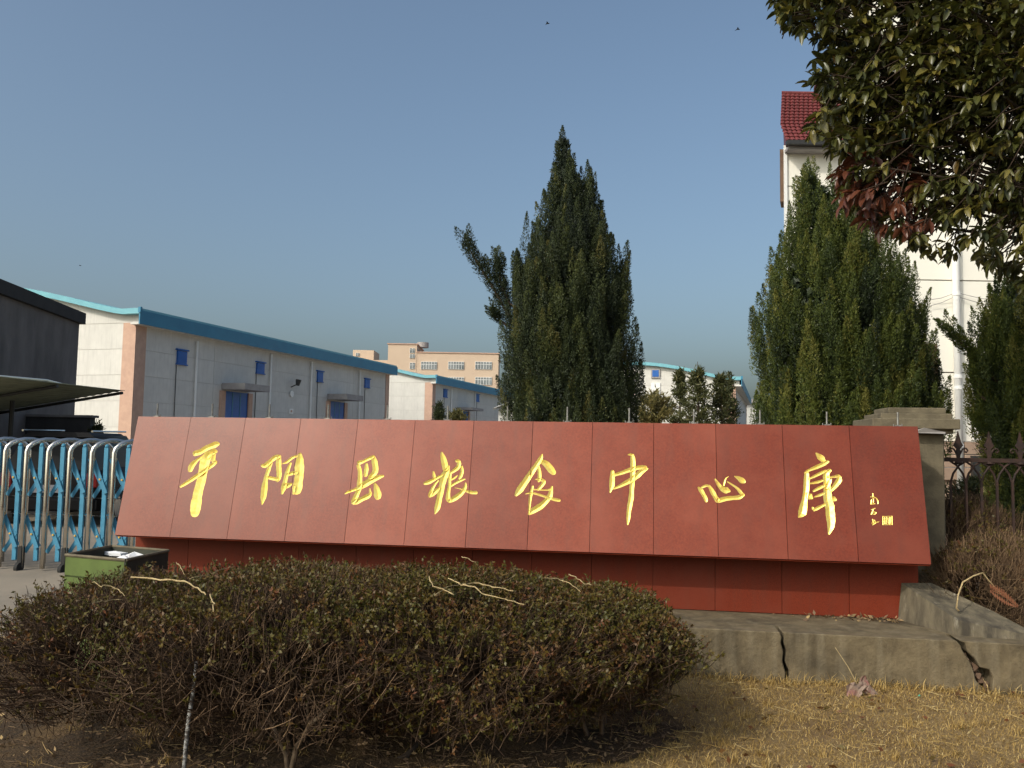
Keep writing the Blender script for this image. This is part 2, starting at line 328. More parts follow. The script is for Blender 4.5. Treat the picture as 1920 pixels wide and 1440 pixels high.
sw = thing('low_side_wall', on_z(1760, 1190, HS), 'sloping stained concrete wall stub at the right end of the red base', 'wall')
lf = S(0.03, -0.005, HS - 0.01); lft = on_pl(1690, 1093, SB + SN * 0.02, SN)
ln = on_z(1797, 1191, HS); lnt = on_pl(1795, 1162, ln, SN)
lm = on_z(1850, 1196, HS - 0.002)
rft = on_pl(1747, 1093, SB + SN * 0.02, SN); rf = V((rft.x, rft.y, 0)); 
rmt = on_z(1862, 1146, (lnt.z + lft.z) / 2 - 0.06); rnt = on_z(1960, 1198, HS + 0.01)
SWV = [lf, lft, ln, lnt, lm, rft, rmt, rnt, V((rft.x, rft.y, 0)), V((rmt.x, rmt.y, 0)), V((rnt.x, rnt.y, 0)), V((lf.x, lf.y, 0)), V((ln.x, ln.y, 0)), V((lm.x, lm.y, 0))]
b = MB(); b.add(SWV, [(0, 2, 3, 1), (2, 4, 3), (1, 3, 6, 5), (3, 4, 7, 6), (5, 6, 9, 8), (6, 7, 10, 9), (0, 1, 5, 8, 11), (11, 12, 2, 0), (12, 13, 4, 2), (4, 13, 10, 7)])
b.build('wall_body', MT['concrete_wall'], sw)

# ------------------------------------------------------------------ red granite sign with carved gold characters
sign = thing('entrance_sign', S(-3, 0, HS), 'long red granite entrance sign with carved gold characters on a slanted panel', 'sign')
P0 = S(0, -OV, ZB); PV = (S(0, -OV + SL, ZT) - P0); PH = PV.length; PV.normalize(); PN = SU.cross(PV).normalized()
if PN.dot(SN) < 0: PN = -PN
def puv(px, py): q = on_pl(px, py, P0, PN) - P0; return (q.dot(SU), q.dot(PV))
def pxyz(u, v, d=0.0): return P0 + SU * u + PV * v + PN * d
seams = [UL] + [puv(x, 1003 + (x - 215) * 55 / 1530)[0] for x in (318, 425, 533, 645, 757, 872, 988, 1105, 1225, 1347, 1478, 1610)] + [UR]

CH = []   # (crop origin, scale, strokes)
CH.append(('ping', (320, 810), 8.229, [
 [(370,330,38),(450,310,38),(560,245,40),(700,190,42),(735,185,26)], [(300,590,34),(325,520,42),(400,440,26),(480,380,13),(510,345,8)],
 [(560,380,40),(620,320,40),(680,300,38),(705,305,22)], [(150,842,16),(250,780,27),(400,680,28),(560,570,26),(690,470,30),(705,455,16)],
 [(580,350,62),(530,450,70),(500,600,66),(470,750,64),(430,900,62),(400,1050,70),(380,1200,70),(376,1262,60)], [(670,330,28),(655,430,30),(690,470,26)]]))
CH.append(('yang', (470, 830), 11.075, [
 [(235,470,30),(290,480,42),(400,390,42),(520,300,46),(600,285,34)], [(590,280,40),(580,400,52),(585,550,52),(590,700,48),(550,780,42)],
 [(420,400,40),(370,560,38),(320,720,42),(290,900,60),(270,1080,62),(250,1200,38),(235,1285,8)], [(360,715,30),(420,735,32),(500,750,32),(560,760,26)],
 [(660,435,8),(760,395,28),(860,310,26),(960,275,22)], [(1020,240,38),(1020,350,70),(1010,500,88),(1010,650,86),(990,800,86),(965,950,96),(962,1010,84)],
 [(905,900,28),(885,1060,22)], [(830,420,22),(780,550,36),(740,680,42),(710,820,46),(680,950,48),(650,1060,20)], [(760,665,26),(840,640,36),(950,620,36)], [(700,900,50),(780,885,50),(850,850,22)]]))
CH.append(('xian', (630, 830), 11.07, [
 [(460,470,36),(490,560,40),(500,680,42),(490,820,50),(480,950,50),(430,1080,46),(370,1200,54),(345,1262,24)], [(470,420,44),(560,390,32),(680,330,32),(770,290,30)],
 [(770,290,38),(800,400,56),(820,550,56),(790,640,54),(700,720,46)], [(630,440,26),(630,550,46),(610,680,38)],
 [(185,1060,12),(250,1020,23),(420,960,30),(600,860,64),(750,770,60),(900,710,42),(985,690,20)], [(350,1245,40),(430,1220,54),(560,1160,46),(680,1100,44),(740,1040,12)],
 [(700,950,10),(712,1050,30)], [(805,850,22),(840,950,52),(860,1060,72),(870,1135,62)]]))
CH.append(('liang', (780, 830), 9.6, [
 [(460,180,18),(490,280,46),(520,400,55),(530,470,52)], [(590,420,16),(560,500,46),(510,600,64),(470,750,50),(440,900,50),(410,1050,48),(380,1180,50),(342,1280,10)],
 [(150,735,24),(220,715,36),(320,665,28),(420,610,23),(480,580,12)], [(312,520,14),(325,600,27),(340,640,16)], [(400,680,14),(330,760,23),(280,860,30),(245,955,30)],
 [(245,970,24),(300,920,38),(380,850,36),(420,810,16)], [(720,325,24),(770,340,36),(765,430,38),(700,490,34),(630,540,24)], [(822,425,18),(830,520,30),(800,610,32),(772,650,16)],
 [(620,535,22),(605,650,28),(600,780,26),(580,900,33),(575,1000,42),(610,1055,34)], [(630,670,14),(690,630,20),(740,590,9)], [(625,780,22),(700,730,23),(800,680,22),(880,655,11)],
 [(600,1055,30),(680,1010,46),(770,950,42),(850,870,36),(890,780,25),(890,720,11)], [(690,810,5),(800,830,9),(900,870,20),(1000,895,28),(1085,900,30)]]))
CH.append(('shi', (950, 830), 9.6, [
 [(640,205,7),(610,290,40),(540,400,40),(450,530,46),(350,680,52),(240,840,58),(165,945,26)], [(640,340,36),(720,390,52),(800,490,56),(848,545,42)],
 [(570,430,26),(590,530,30),(590,640,32),(570,700,16)], [(520,660,9),(600,660,27),(670,700,32),(640,760,32),(560,850,20)], [(470,780,16),(440,900,27),(420,1030,23),(410,1150,18),(395,1290,15)],
 [(480,840,12),(600,850,10),(740,850,13),(800,830,20)], [(815,790,16),(800,860,32),(780,950,42),(710,1050,46),(600,1150,50),(480,1220,50),(405,1275,28)],
 [(340,920,9),(440,905,16),(560,930,18),(700,975,20),(850,1020,26),(950,1040,24)]]))
CH.append(('zhong', (1120, 830), 8.47, [
 [(240,450,24),(235,560,36),(230,680,36),(200,790,10)], [(260,515,24),(380,480,26),(520,430,32),(660,395,33),(765,395,30)], [(790,410,20),(700,460,38),(600,550,38),(450,640,32),(330,700,22),(250,730,12)],
 [(490,190,10),(550,195,28),(565,300,36),(560,450,36),(555,600,34),(545,750,31),(535,880,36),(505,1050,33),(490,1200,28),(480,1300,10)]]))
CH.append(('xin', (1290, 870), 14.77, [
 [(290,650,28),(360,730,55),(430,850,52),(490,960,50),(500,1035,34)], [(380,650,26),(480,605,32),(585,615,34),(660,740,56),(740,880,56),(810,1000,64)],
 [(800,1030,42),(900,1000,60),(1050,960,56),(1250,940,52),(1420,920,56),(1520,860,38)], [(1540,860,34),(1460,790,42),(1390,700,36),(1290,620,27),(1090,490,14)],
 [(750,420,22),(820,530,38),(900,640,52),(1000,715,74),(1080,730,78),(1145,750,36)], [(1130,345,5),(1050,390,13),(1010,490,22),(985,590,20)], [(1290,340,12),(1400,390,46),(1490,455,76),(1560,490,46)]]))
CH.append(('ku', (1480, 830), 7.577, [
 [(380,150,10),(430,200,36),(480,240,34),(500,250,16)], [(550,265,16),(480,305,26),(380,350,23),(260,400,15),(215,430,8)],
 [(245,430,26),(245,550,34),(240,660,34),(225,760,33),(205,880,40),(180,1000,48),(132,1055,12)], [(250,720,16),(280,760,44),(320,790,16)], [(270,520,9),(370,470,18),(470,420,18),(520,395,12)],
 [(290,580,9),(400,560,18),(470,535,13)], [(340,690,12),(420,645,20),(490,610,15)], [(355,770,8),(430,745,18),(490,720,13)], [(330,920,14),(348,955,18),(420,920,20),(500,880,15)],
 [(580,390,20),(525,440,34),(530,560,40),(540,680,45),(545,800,52),(570,900,55),(585,1050,50),(590,1180,42),(560,1300,10)], [(600,790,20),(630,800,34),(655,810,20)],
 [(540,490,8),(640,485,14),(695,475,23),(710,520,32),(660,600,30),(590,680,20)], [(590,520,12),(560,580,26),(530,650,16)]]))
CH.append(('sig1', (1480, 830), 7.577, [
 [(1185,718,5),(1180,770,9)], [(1152,772,6),(1200,760,7)], [(1180,790,7),(1222,780,6),(1252,820,10),(1255,868,8)], [(1163,810,8),(1156,872,8)], [(1168,868,9),(1212,866,9)], [(1192,800,7),(1190,850,8)]]))
CH.append(('sig2', (1480, 830), 7.577, [[(1163,952,8),(1216,932,8)], [(1190,950,7),(1160,1018,9)], [(1180,985,8),(1228,990,10),(1210,1015,9),(1175,1012,7)]]))
CH.append(('sig3', (1480, 830), 7.577, [[(1180,1085,7),(1192,1140,9)], [(1205,1098,8),(1226,1130,8),(1268,1124,7)], [(1172,1142,7),(1222,1136,9),(1182,1168,8)]]))
CH.append(('seal', (1480, 830), 7.577, [[(1322,1048,7),(1460,1044,7)], [(1322,1166,7),(1464,1164,7)], [(1326,1042,7),(1328,1170,7)], [(1456,1040,7),(1460,1168,7)],
 [(1350,1060,6),(1352,1155,6)], [(1375,1056,6),(1372,1155,6)], [(1398,1062,6),(1404,1150,6)], [(1424,1056,6),(1420,1158,6)], [(1440,1062,5),(1438,1150,5)], [(1340,1105,5),(1362,1100,5)], [(1410,1100,5),(1440,1095,5)]]))

def resample(st, step):
    """Catmull-Rom through (u, v, hw)"""
    p = [np.array(q, float) for q in st]; out = []
    P = [2 * p[0] - p[1]] + p + [2 * p[-1] - p[-2]]
    for i in range(1, len(P) - 2):
        n = max(2, int(np.linalg.norm((P[i + 1] - P[i])[:2]) / step))
        for k in range(n):
            t = k / n; a, b_, c, d = P[i - 1], P[i], P[i + 1], P[i + 2]
            out.append(0.5 * (2 * b_ + (c - a) * t + (2 * a - 5 * b_ + 4 * c - d) * t * t + (3 * b_ - a - 3 * c + d) * t ** 3))
    out.append(p[-1]); o = np.array(out); o[:, 2] = np.maximum(o[:, 2], 0.0012); return o
OUTL = []      # stroke outlines on the panel
CHM = {}
rs = random.Random(3)
for name, org, sc, strokes in CH:
    vs, fs = [], []
    for st in strokes:
        q = []
        for x, y, h in st:
            u_, v_ = puv(org[0] + x / sc, org[1] + y / sc)
            m_per_px = (pxyz(u_, v_) - C0).length / FPX
            q.append((u_, v_, h / sc * m_per_px * (0.9 if name.startswith('sig') else 0.62 if name == 'seal' else 1.09)))
        c = resample(q, 0.02 if 'si' not in name and name != 'seal' else 0.006)
        if len(name) > 0 and not name.startswith('s') or name == 'shi': c[1:-1, 2] *= 1 + np.array([rs.uniform(-0.07, 0.07) for _ in range(len(c) - 2)])
        t = np.gradient(c[:, :2], axis=0); t /= np.linalg.norm(t, axis=1)[:, None] + 1e-9
        nrm = np.stack([-t[:, 1], t[:, 0]], 1)
        Lp = c[:, :2] + nrm * c[:, 2:3]; Rp = c[:, :2] - nrm * c[:, 2:3]
        e0 = [c[0, :2] - t[0] * c[0, 2] * 0.75 * math.cos(a) + nrm[0] * c[0, 2] * math.sin(a) for a in (-0.7, 0, 0.7)]
        e1 = [c[-1, :2] + t[-1] * c[-1, 2] * 0.75 * math.cos(a) + nrm[-1] * c[-1, 2] * math.sin(a) for a in (0.7, 0, -0.7)]
        OUTL.append(np.array(list(Lp) + e1 + list(Rp[::-1]) + e0))
        b0 = len(vs); n = len(c); dep = np.minimum(0.46 * c[:, 2], 0.014)
        for i in range(n):
            vs += [pxyz(*Lp[i]), pxyz(c[i, 0], c[i, 1], -dep[i]), pxyz(*Rp[i])]
        for i in range(n - 1):
            k = b0 + 3 * i; fs += [(k, k + 1, k + 4, k + 3), (k + 1, k + 2, k + 5, k + 4)]
        k = len(vs); vs += [pxyz(*e) for e in e0]; m0 = b0 + 1
        fs += [(b0 + 2, m0, k), (k, m0, k + 1), (k + 1, m0, k + 2), (k + 2, m0, b0)]
        k = len(vs); vs += [pxyz(*e) for e in e1]; z = b0 + 3 * (n - 1); m1 = z + 1
        fs += [(z, m1, k), (k, m1, k + 1), (k + 1, m1, k + 2), (k + 2, m1, z + 2)]
    CHM[name] = (vs, fs)

def winding(pts, poly):
    w = np.zeros(len(pts), int); x, y = pts[:, 0], pts[:, 1]
    for (x0, y0), (x1, y1) in zip(poly, np.roll(poly, -1, 0)):
        cr = (x1 - x0) * (y - y0) - (x - x0) * (y1 - y0)
        w += ((y0 <= y) & (y1 > y) & (cr > 0)).astype(int) - ((y0 > y) & (y1 <= y) & (cr < 0)).astype(int)
    return w
GAP = 0.0017; TH = 0.032
for i in range(13):
    u0, u1 = seams[i] + (GAP if i else 0), seams[i + 1] - (GAP if i < 12 else 0)
    pts = [V((u0, 0)), V((u1, 0)), V((u1, PH)), V((u0, PH))]; ed = [(0, 1), (1, 2), (2, 3), (3, 0)]; pl = []
    for o in OUTL:
        if o[:, 0].max() < u0 or o[:, 0].min() > u1: continue
        pl.append(o); k = len(pts); pts += [V(p) for p in o]; ed += [(k + j, k + (j + 1) % len(o)) for j in range(len(o))]
    r = mgeo.delaunay_2d_cdt(pts, ed, [], 0, 1e-7)
    v2 = np.array([tuple(p) for p in r[0]]); tri = np.array([f for f in r[2] if len(f) == 3])
    cen = v2[tri].mean(1); ok = (cen[:, 0] > u0) & (cen[:, 0] < u1) & (cen[:, 1] > 0) & (cen[:, 1] < PH)
    for o in pl: ok &= winding(cen, o) == 0
    tri = tri[ok]; lift = rs.uniform(-0.0012, 0.0012)
    used, inv = np.unique(tri.ravel(), return_inverse=True); tri = inv.reshape(-1, 3)
    vs = [pxyz(v2[j, 0], v2[j, 1], lift) for j in used]; fs = [tuple(t) for t in tri]
    n = len(vs); box = [(u0, 0), (u1, 0), (u1, PH), (u0, PH)]
    vs += [pxyz(a, c, lift) for a, c in box] + [pxyz(a, c, -TH) for a, c in box]
    fs += [(n + j, n + (j + 1) % 4, n + 4 + (j + 1) % 4, n + 4 + j) for j in range(4)] + [(n + 7, n + 6, n + 5, n + 4)]
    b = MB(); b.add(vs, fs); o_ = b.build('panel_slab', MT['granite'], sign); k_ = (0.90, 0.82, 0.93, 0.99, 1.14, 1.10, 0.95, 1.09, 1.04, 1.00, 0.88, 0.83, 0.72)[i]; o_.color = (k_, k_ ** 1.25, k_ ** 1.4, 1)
    b = MB(); b.box(S((u0 + u1) / 2, 0.015, (HS + ZB - 0.01) / 2), u1 - u0, 0.03, ZB - 0.01 - HS, (SU, -SN, ZUP)); b.build('base_slab', MT['granite_base'], sign)
for name in CHM:
    nm = 'seal_mark' if name == 'seal' else 'signature_character' if name.startswith('sig') else 'carved_character'
    b = MB(); b.add(*CHM[name]); b.build(nm, MT['gold'], sign)
# core behind the slabs
sec = [(0.032, HS), (0.032, ZB - 0.012), (-OV + 0.006, ZB - 0.012), (-OV + 0.034, ZB), (-OV + SL + 0.034, ZT - 0.004), (0.02, ZT - 0.01), (0.335, 1.665), (0.335, 0), (0.032, 0)]
MB().prism([S(UL + 0.004, w, z) for w, z in sec], SU * (UR - UL - 0.008)).build('sign_core', MT['granite_base'], sign)
for px, py in ((296, 757), (399, 757), (506, 758), (616, 759), (727, 760), (840, 761), (952, 762), (1064, 763), (1180, 765), (1301, 767), (1425, 769), (1550, 772), (1683, 773)):
    q = on_pl(px, py, S(0, 0.0, 0), SN); b = MB()
    b.tube([(q.x, q.y, ZT - 0.02), (q.x, q.y, q.z)], 0.007, 6); b.box((q.x, q.y, ZT + 0.003), 0.04, 0.03, 0.014, (SU, -SN, ZUP)); b.tube([V((q.x, q.y, ZT)) + SU * 0.03, V((q.x, q.y, ZT + 0.02)) + SU * 0.03], 0.004, 6); b.tube([V((q.x, q.y, ZT)) - SU * 0.03, V((q.x, q.y, ZT + 0.018)) - SU * 0.03], 0.004, 6)
    b.build('anchor_rod', MT['steel_rod'], sign)

# ------------------------------------------------------------------ gate post
pw = 0.575
pf = on_pl(1717, 900, S(0, 0.345, 0), SN); pf.z = 0; pc = pf - SN * (52 * (pf - C0).length / FPX)
post = thing('gate_post', pc, 'square rendered concrete gate post with stepped cap at the right end of the sign', 'post')
AX = (SU, -SN, ZUP)
def pz(py): return on_pl(1722, py, pf, SN).z
mpp = (pf - C0).length / FPX
b = MB(); b.box(pc + ZUP * (pz(812) / 2), 94 * mpp, 94 * mpp, pz(812), AX); b.build('shaft', MT['post'], post, bevel=0.01)
for (x0, x1, y0, y1, nm) in ((1662, 1776, 803.4, 812, 'cap_slab'), (1650, 1786, 786, 803, 'cap_slab'), (1663, 1775, 775.6, 785.6, 'cap_slab'), (1674, 1765, 765, 775.2, 'cap_slab')):
    wd = (x1 - x0) * mpp; c = on_pl((x0 + x1) / 2, (y0 + y1) / 2, pc + SN * (wd / 2), SN) - SN * (wd / 2)
    b = MB(); b.box(c, wd, wd, (y1 - y0) * mpp, AX); b.build(nm, MT['post'], post, bevel=0.006)
c = on_pl(1737, 801, pc + SN * 0.32, SN)
b = MB(); b.add([c + SU * x + ZUP * z + SN * y for x, y, z in ((-.10, 0, -.03), (-.02, .02, -.005), (.06, .012, -.02), (.14, 0, -.035), (-.1, -.03, -.035), (-.02, -.03, -.018), (.06, -.03, -.026), (.14, -.03, -.04), (-.1, 0.0, -.045), (.14, 0, -.05))], [(0, 1, 5, 4), (1, 2, 6, 5), (2, 3, 7, 6), (0, 8, 9, 3, 2, 1)])
b.build('loose_flashing', MT['grey_paint'], post)

# ------------------------------------------------------------------ iron fence
FW = 0.80
fo = on_pl(1775, 920, S(0, FW, 0), SN); fo.z = 0
fence = thing('iron_fence', fo, 'rusty wrought iron fence with pointed arches and spear finials beside the gate post', 'fence')
def Fp(px, py): return on_pl(px, py, fo, SN)
zr = Fp(1850, 863).z; zc = Fp(1850, 903).z; p_u = [(Fp(x, 930) - fo).dot(SU) for x in (1783, 1812, 1842, 1870, 1899)]; dp = (p_u[-1] - p_u[0]) / 4
def fp(u, z, w=0.0): q = fo + SU * u - SN * w; return V((q.x, q.y, z))
b = MB(); b.box(fp(1.3, zr), 2.7, 0.03, 0.034, AX); b.build('top_rail', MT['rust_iron'], fence)
b = MB(); b.box(fp(1.3, 0.18), 2.7, 0.03, 0.034, AX); b.build('bottom_rail', MT['rust_iron'], fence)
NP = 19
for k in range(NP):
    u = p_u[0] + dp * k
    b = MB(); b.box(fp(u, zc / 2), 0.018, 0.018, zc, AX); b.build('picket', MT['rust_iron'], fence)
    b = MB(); m_ = u + dp; pts = [fp(u, zc - 0.01), fp(u + dp * 0.18, zc + (zr - zc) * 0.35), fp(u + dp * 0.55, zc + (zr - zc) * 0.72), fp(u + dp, zr - 0.012)]
    b.tube(pts, 0.009, 6); b.build('arch_bar', MT['rust_iron'], fence)
    if k: b = MB(); b.tube([fp(u, zc - 0.01, 0.004), fp(u - dp * 0.18, zc + (zr - zc) * 0.35, 0.004), fp(u - dp * 0.55, zc + (zr - zc) * 0.72, 0.004), fp(u - dp, zr - 0.012, 0.004)], 0.009, 6); b.build('arch_bar', MT['rust_iron'], fence)
for k in range(8):
    u = (Fp(1797, 863) - fo).dot(SU) + k * 2 * dp
    b = MB(); f0 = fp(u, zr + 0.015); ax = AX
    def fin(sx, z): return f0 + SU * sx + ZUP * z
    b.prism([fin(x, z) - SN * 0.008 for x, z in ((-.012, 0), (-.02, .05), (-.014, .075), (-.038, .105), (-.022, .135), (-.008, .19), (0, .225), (.008, .19), (.022, .135), (.038, .105), (.014, .075), (.02, .05), (.012, 0))], SN * 0.016)
    for s in (-1, 1): b.tube([fin(s * .012, .03), fin(s * .035, .075), fin(s * .062, .082), fin(s * .075, .062), fin(s * .062, .046), fin(s * .05, .056)], 0.007, 6)
    b.lathe(f0 - ZUP * 0.055, [(0.012, 0), (0.035, 0.012), (0.02, 0.03)], 8)
    b.build('finial', MT['rust_iron'], fence)

# ------------------------------------------------------------------ retractable gate
g0 = on_z(20, 1068); GE = SU
gate = thing('retractable_gate', g0, 'folding entrance gate of shiny steel hoops and blue scissor bars left of the sign', 'gate')
sp = 37.3 * (g0 - C0).length / FPX * 1.0
def gp(e, w, z): q = g0 + GE * e + SN * w; return V((q.x, q.y, z))
GT = 1.60; D2 = 0.20
def hoop(e):
    pts = [gp(e, D2, 0.06), gp(e, D2, 0.8)]; n = 9
    for k in range(n + 1):
        th = math.pi * k / n; f = (1 - math.cos(th)) / 2
        pts.append(gp(e + f * sp * 0.98, D2 - f * 2 * D2, GT - 0.16 + 0.145 * math.sin(th)))
    pts += [gp(e + sp * 0.98, -D2, 0.8), gp(e + sp * 0.98, -D2, 0.06)]
    return MB().tube(pts, 0.028, 12)
def flatbar(p, q, wd, th): 
    d = (q - p); L = d.length; d.normalize(); side = SN; up = side.cross(d).normalized()
    return MB().box((p + q) / 2, L, th, wd, (d, side, up))
unit = []
unit.append(hoop(0).build('steel_hoop', MT['stainless'], gate, smooth=True))
b = MB(); b.box(gp(0.135, 0.12, 0.82), 0.052, 0.03, 1.36, (GE, -SN, ZUP)); b.lathe(gp(0.135, 0.12, 1.50), [(0.02, 0), (0.026, 0.012), (0.022, 0.03), (0.008, 0.04)], 8); unit.append(b.build('blue_upright', MT['gate_blue'], gate))
for zt in (1.36, 0.69):
    unit.append(flatbar(gp(-0.015, 0.15, zt), gp(0.165, 0.15, zt - 0.40), 0.052, 0.012).build('scissor_bar', MT['gate_blue'], gate))
    unit.append(flatbar(gp(0.15, 0.135, zt - 0.22), gp(0.0, 0.135, zt - 0.45), 0.045, 0.012).build('scissor_bar', MT['gate_blue'], gate))
    unit.append(flatbar(gp(0.0, -0.16, zt), gp(0.24, -0.16, zt - 0.42), 0.042, 0.012).build('scissor_bar', MT['gate_blue'], gate))
    b = MB(); b.tube([gp(-0.012, 0.15, zt), gp(-0.012, 0.185, zt)], 0.026, 8); b.tube([gp(0.09, 0.15, zt - 0.235), gp(0.09, 0.17, zt - 0.235)], 0.012, 8); unit.append(b.build('bolt', MT['brass'], gate, smooth=False))
b = MB(); b.tube([gp(0, 0.12, 0.90), gp(sp, 0.12, 0.90)], 0.006, 6); b.tube([gp(0, 0.12, 0.69), gp(sp, 0.12, 0.69)], 0.005, 6); unit.append(b.build('tie_rod', MT['dark_metal'], gate))
wb = MB(); wb.box(gp(0, D2, 0.18), 0.05, 0.06, 0.26, (GE, -SN, ZUP)); c = gp(0, D2 + 0.03, 0.065); wb.tube([c - GE * 0.02, c + GE * 0.02], 0.062, 14)
wheel = wb.build('caster_wheel', MT['rubber'], gate)
for k in range(-9, 9):
    if k == 0: continue
    for p in unit: copy_part(p, gate, GE * (sp * k))
    if k % 2 == 0: copy_part(wheel, gate, GE * (sp * k))
for o in [c for c in gate.children if c.name.startswith('caster')]: o.location = V(o.location) + GE * sp

# ------------------------------------------------------------------ warehouses
LD = V((math.sin(R(17.1)), math.cos(R(17.1)), 0)); GD = V((-math.cos(R(17.1)), math.sin(R(17.1)), 0)); LN = -GD   # along the side, along the gable, outward of the side
def warehouse(corner, He, W, length, label, side_items, gable_items, rise=1.35, ncol=5):
    """corner: foot of the front right corner; W: width of the gable"""
    t = thing('grain_warehouse', corner, label, 'warehouse', 'white grain warehouses with blue roofs')
    c = V(corner)
    def Pt(g, l, z): q = c + GD * g + LD * l; return V((q.x, q.y, z))
    def prof(g):                                   # roof line: shallow arch flaring at both eaves
        s = max(-0.06, min(1.06, g / W)); a = math.sin(math.pi * min(1, max(0, s)))
        e = min(g, W - g)
        return He + 0.30 + rise * a ** 1.25 + 0.10 * math.exp(-((e + 0.2) / 0.45) ** 2)
    # backing walls
    gs = [W * k / 24 for k in range(25)]
    MB().prism([Pt(0.005, 0.005, 0), Pt(0.005, 0.005, He)] + [Pt(min(max(g, 0.005), W - 0.005), 0.005, prof(g) - 0.12) for g in gs] + [Pt(W - 0.005, 0.005, 0)], LD * (length - 0.01)).build('wall_core', MT['joint'], t)
    # gable panels, rows of precast slabs
    rows = 6; rh = He / rows; gc = max(2, round(W / 3.4)); cw = (W - 0.6) / gc
    b = MB(); b.box(Pt(0.6 + cw / 2, 0.02, rh / 2), cw - 0.02, 0.06, rh - 0.02, (GD, LD, ZUP)); first = b.build('wall_panel', MT['white_wall'], t)
    for i in range(gc):
        for j in range(rows):
            if i or j: copy_part(first, t, GD * (cw * i) + ZUP * (rh * j))
    gs2 = [W * k / 40 for k in range(41)]
    MB().prism([Pt(-0.30, -0.012, He + 0.012), Pt(-0.30, -0.012, He + 0.30)] + [Pt(g, -0.012, prof(g) - 0.04) for g in gs2] + [Pt(W + 0.3, -0.012, He + 0.30), Pt(W + 0.3, -0.012, He + 0.012)], LD * 0.06).build('gable_panel', MT['white_wall'], t)
    for g in (0.26, W - 0.26):
        MB().box(Pt(g, 0.24, He / 2), 0.62, 0.62, He - 0.004, (GD, LD, ZUP)).build('pilaster', MT['pink'], t)
    MB().box(Pt(0.2, length - 0.2, He / 2), 0.5, 0.5, He - 0.004, (GD, LD, ZUP)).build('pilaster', MT['pink'], t)
    # side panels
    sc = ncol; swd = (length - 1.0) / sc
    b = MB(); b.box(Pt(0.02, 0.55 + swd / 2, rh / 2), 0.06, swd - 0.02, rh - 0.02, (GD, LD, ZUP)); first = b.build('wall_panel', MT['white_wall'], t)
    for i in range(sc):
        for j in range(rows):
            if i or j: copy_part(first, t, LD * (swd * i) + ZUP * (rh * j))
    # roof shell with verge, eave fascia
    gs3 = [-0.42] + gs2 + [W + 0.42]
    top = [Pt(g, -0.35, prof(g) + 0.16) for g in gs3]; bot = [Pt(g, -0.35, prof(g) - 0.06) for g in gs3]
    MB().prism(top + bot[::-1], LD * (length + 0.7)).build('roof', MT['blue_roof'], t)
    MB().box(Pt(-0.45, length / 2, He + 0.17), 0.06, length + 0.74, 0.54, (GD, LD, ZUP)).build('eave_fascia', MT['blue_fascia'], t)
    MB().box(Pt(W + 0.45, length / 2, He + 0.17), 0.06, length + 0.74, 0.54, (GD, LD, ZUP)).build('eave_fascia', MT['blue_fascia'], t)
    MB().box(Pt(-0.20, length / 2, He - 0.05), 0.46, length + 0.60, 0.10, (GD, LD, ZUP)).build('soffit', MT['white_wall'], t)
    MB().box(Pt(-0.47, -0.37, He + 0.46), 0.12, 0.10, 0.22, (GD, LD, ZUP)).build('eave_stop', MT['blue_fascia'], t)
    def sidept(px, py): return on_pl(px, py, c, LN)
    for kind, x0, y0, x1, y1 in side_items:
        a = sidept(x0, y0); d = sidept(x1, y1); l0 = (a - c).dot(LD); l1 = (d - c).dot(LD); zt, zb = a.z, d.z; lm_ = (l0 + l1) / 2; zm = (zt + zb) / 2
        if kind == 'hatch':
            w = MB().box(Pt(-0.05, lm_, zm), 0.08, l1 - l0, zt - zb, (GD, LD, ZUP)).build('hatch_window', MT['blue_panel'], t)
            MB().box(Pt(-0.07, lm_, zt + 0.05), 0.13, l1 - l0 + 0.16, 0.06, (GD, LD, ZUP)).build('lintel', MT['blue_panel'], w)
            MB().box(Pt(-0.07, lm_, zb - 0.02), 0.10, l1 - l0 + 0.10, 0.05, (GD, LD, ZUP)).build('sill', MT['blue_panel'], w)
        elif kind == 'cable': MB().tube([Pt(-0.05, l0, zt), Pt(-0.05, l0, zb)], 0.018, 6).build('downlead', MT['dark_metal'], t)
        elif kind == 'pipe': MB().tube([Pt(-0.10, l0, zt), Pt(-0.10, l0, 0.1)], 0.05, 8).build('downpipe', MT['white_plastic'], t)
        elif kind == 'door':
            dr = MB().box(Pt(-0.03, lm_, zt / 2), 0.06, l1 - l0, zt, (GD, LD, ZUP)).build('door', MT['blue_panel'], t)
            for k in (1, 2): MB().box(Pt(-0.065, l0 + (l1 - l0) * k / 3, zt / 2), 0.02, 0.06, zt - 0.1, (GD, LD, ZUP)).build('door_rail', MT['blue_fascia'], dr)
            for l in (l0 - 0.18, l1 + 0.18): MB().box(Pt(-0.06, l, zt / 2), 0.12, 0.34, zt, (GD, LD, ZUP)).build('door_jamb', MT['pink'], t)
        elif kind == 'porch': MB().box(Pt(-0.65, lm_, zm - 0.06), 1.25, l1 - l0, zt - zb + 0.16, (GD, LD, ZUP)).build('door_canopy', MT['grey_paint'], t)
        elif kind == 'disc':
            q = Pt(-0.05, lm_, zm); MB().tube([q, q + LN * 0.04], (zt - zb) / 2, 20).build('round_plate', MT['white_plastic'], t)
        elif kind == 'plate':
            q = MB().box(Pt(-0.04, lm_, zm), 0.04, l1 - l0, zt - zb, (GD, LD, ZUP)).build('notice_plate', MT['white_plastic'], t)
            MB().box(Pt(-0.065, lm_, zm), 0.01, (l1 - l0) * 0.4, (zt - zb) * 0.4, (GD, LD, ZUP)).build('plate_print', MT['pink'], q)
        elif kind == 'lamp':
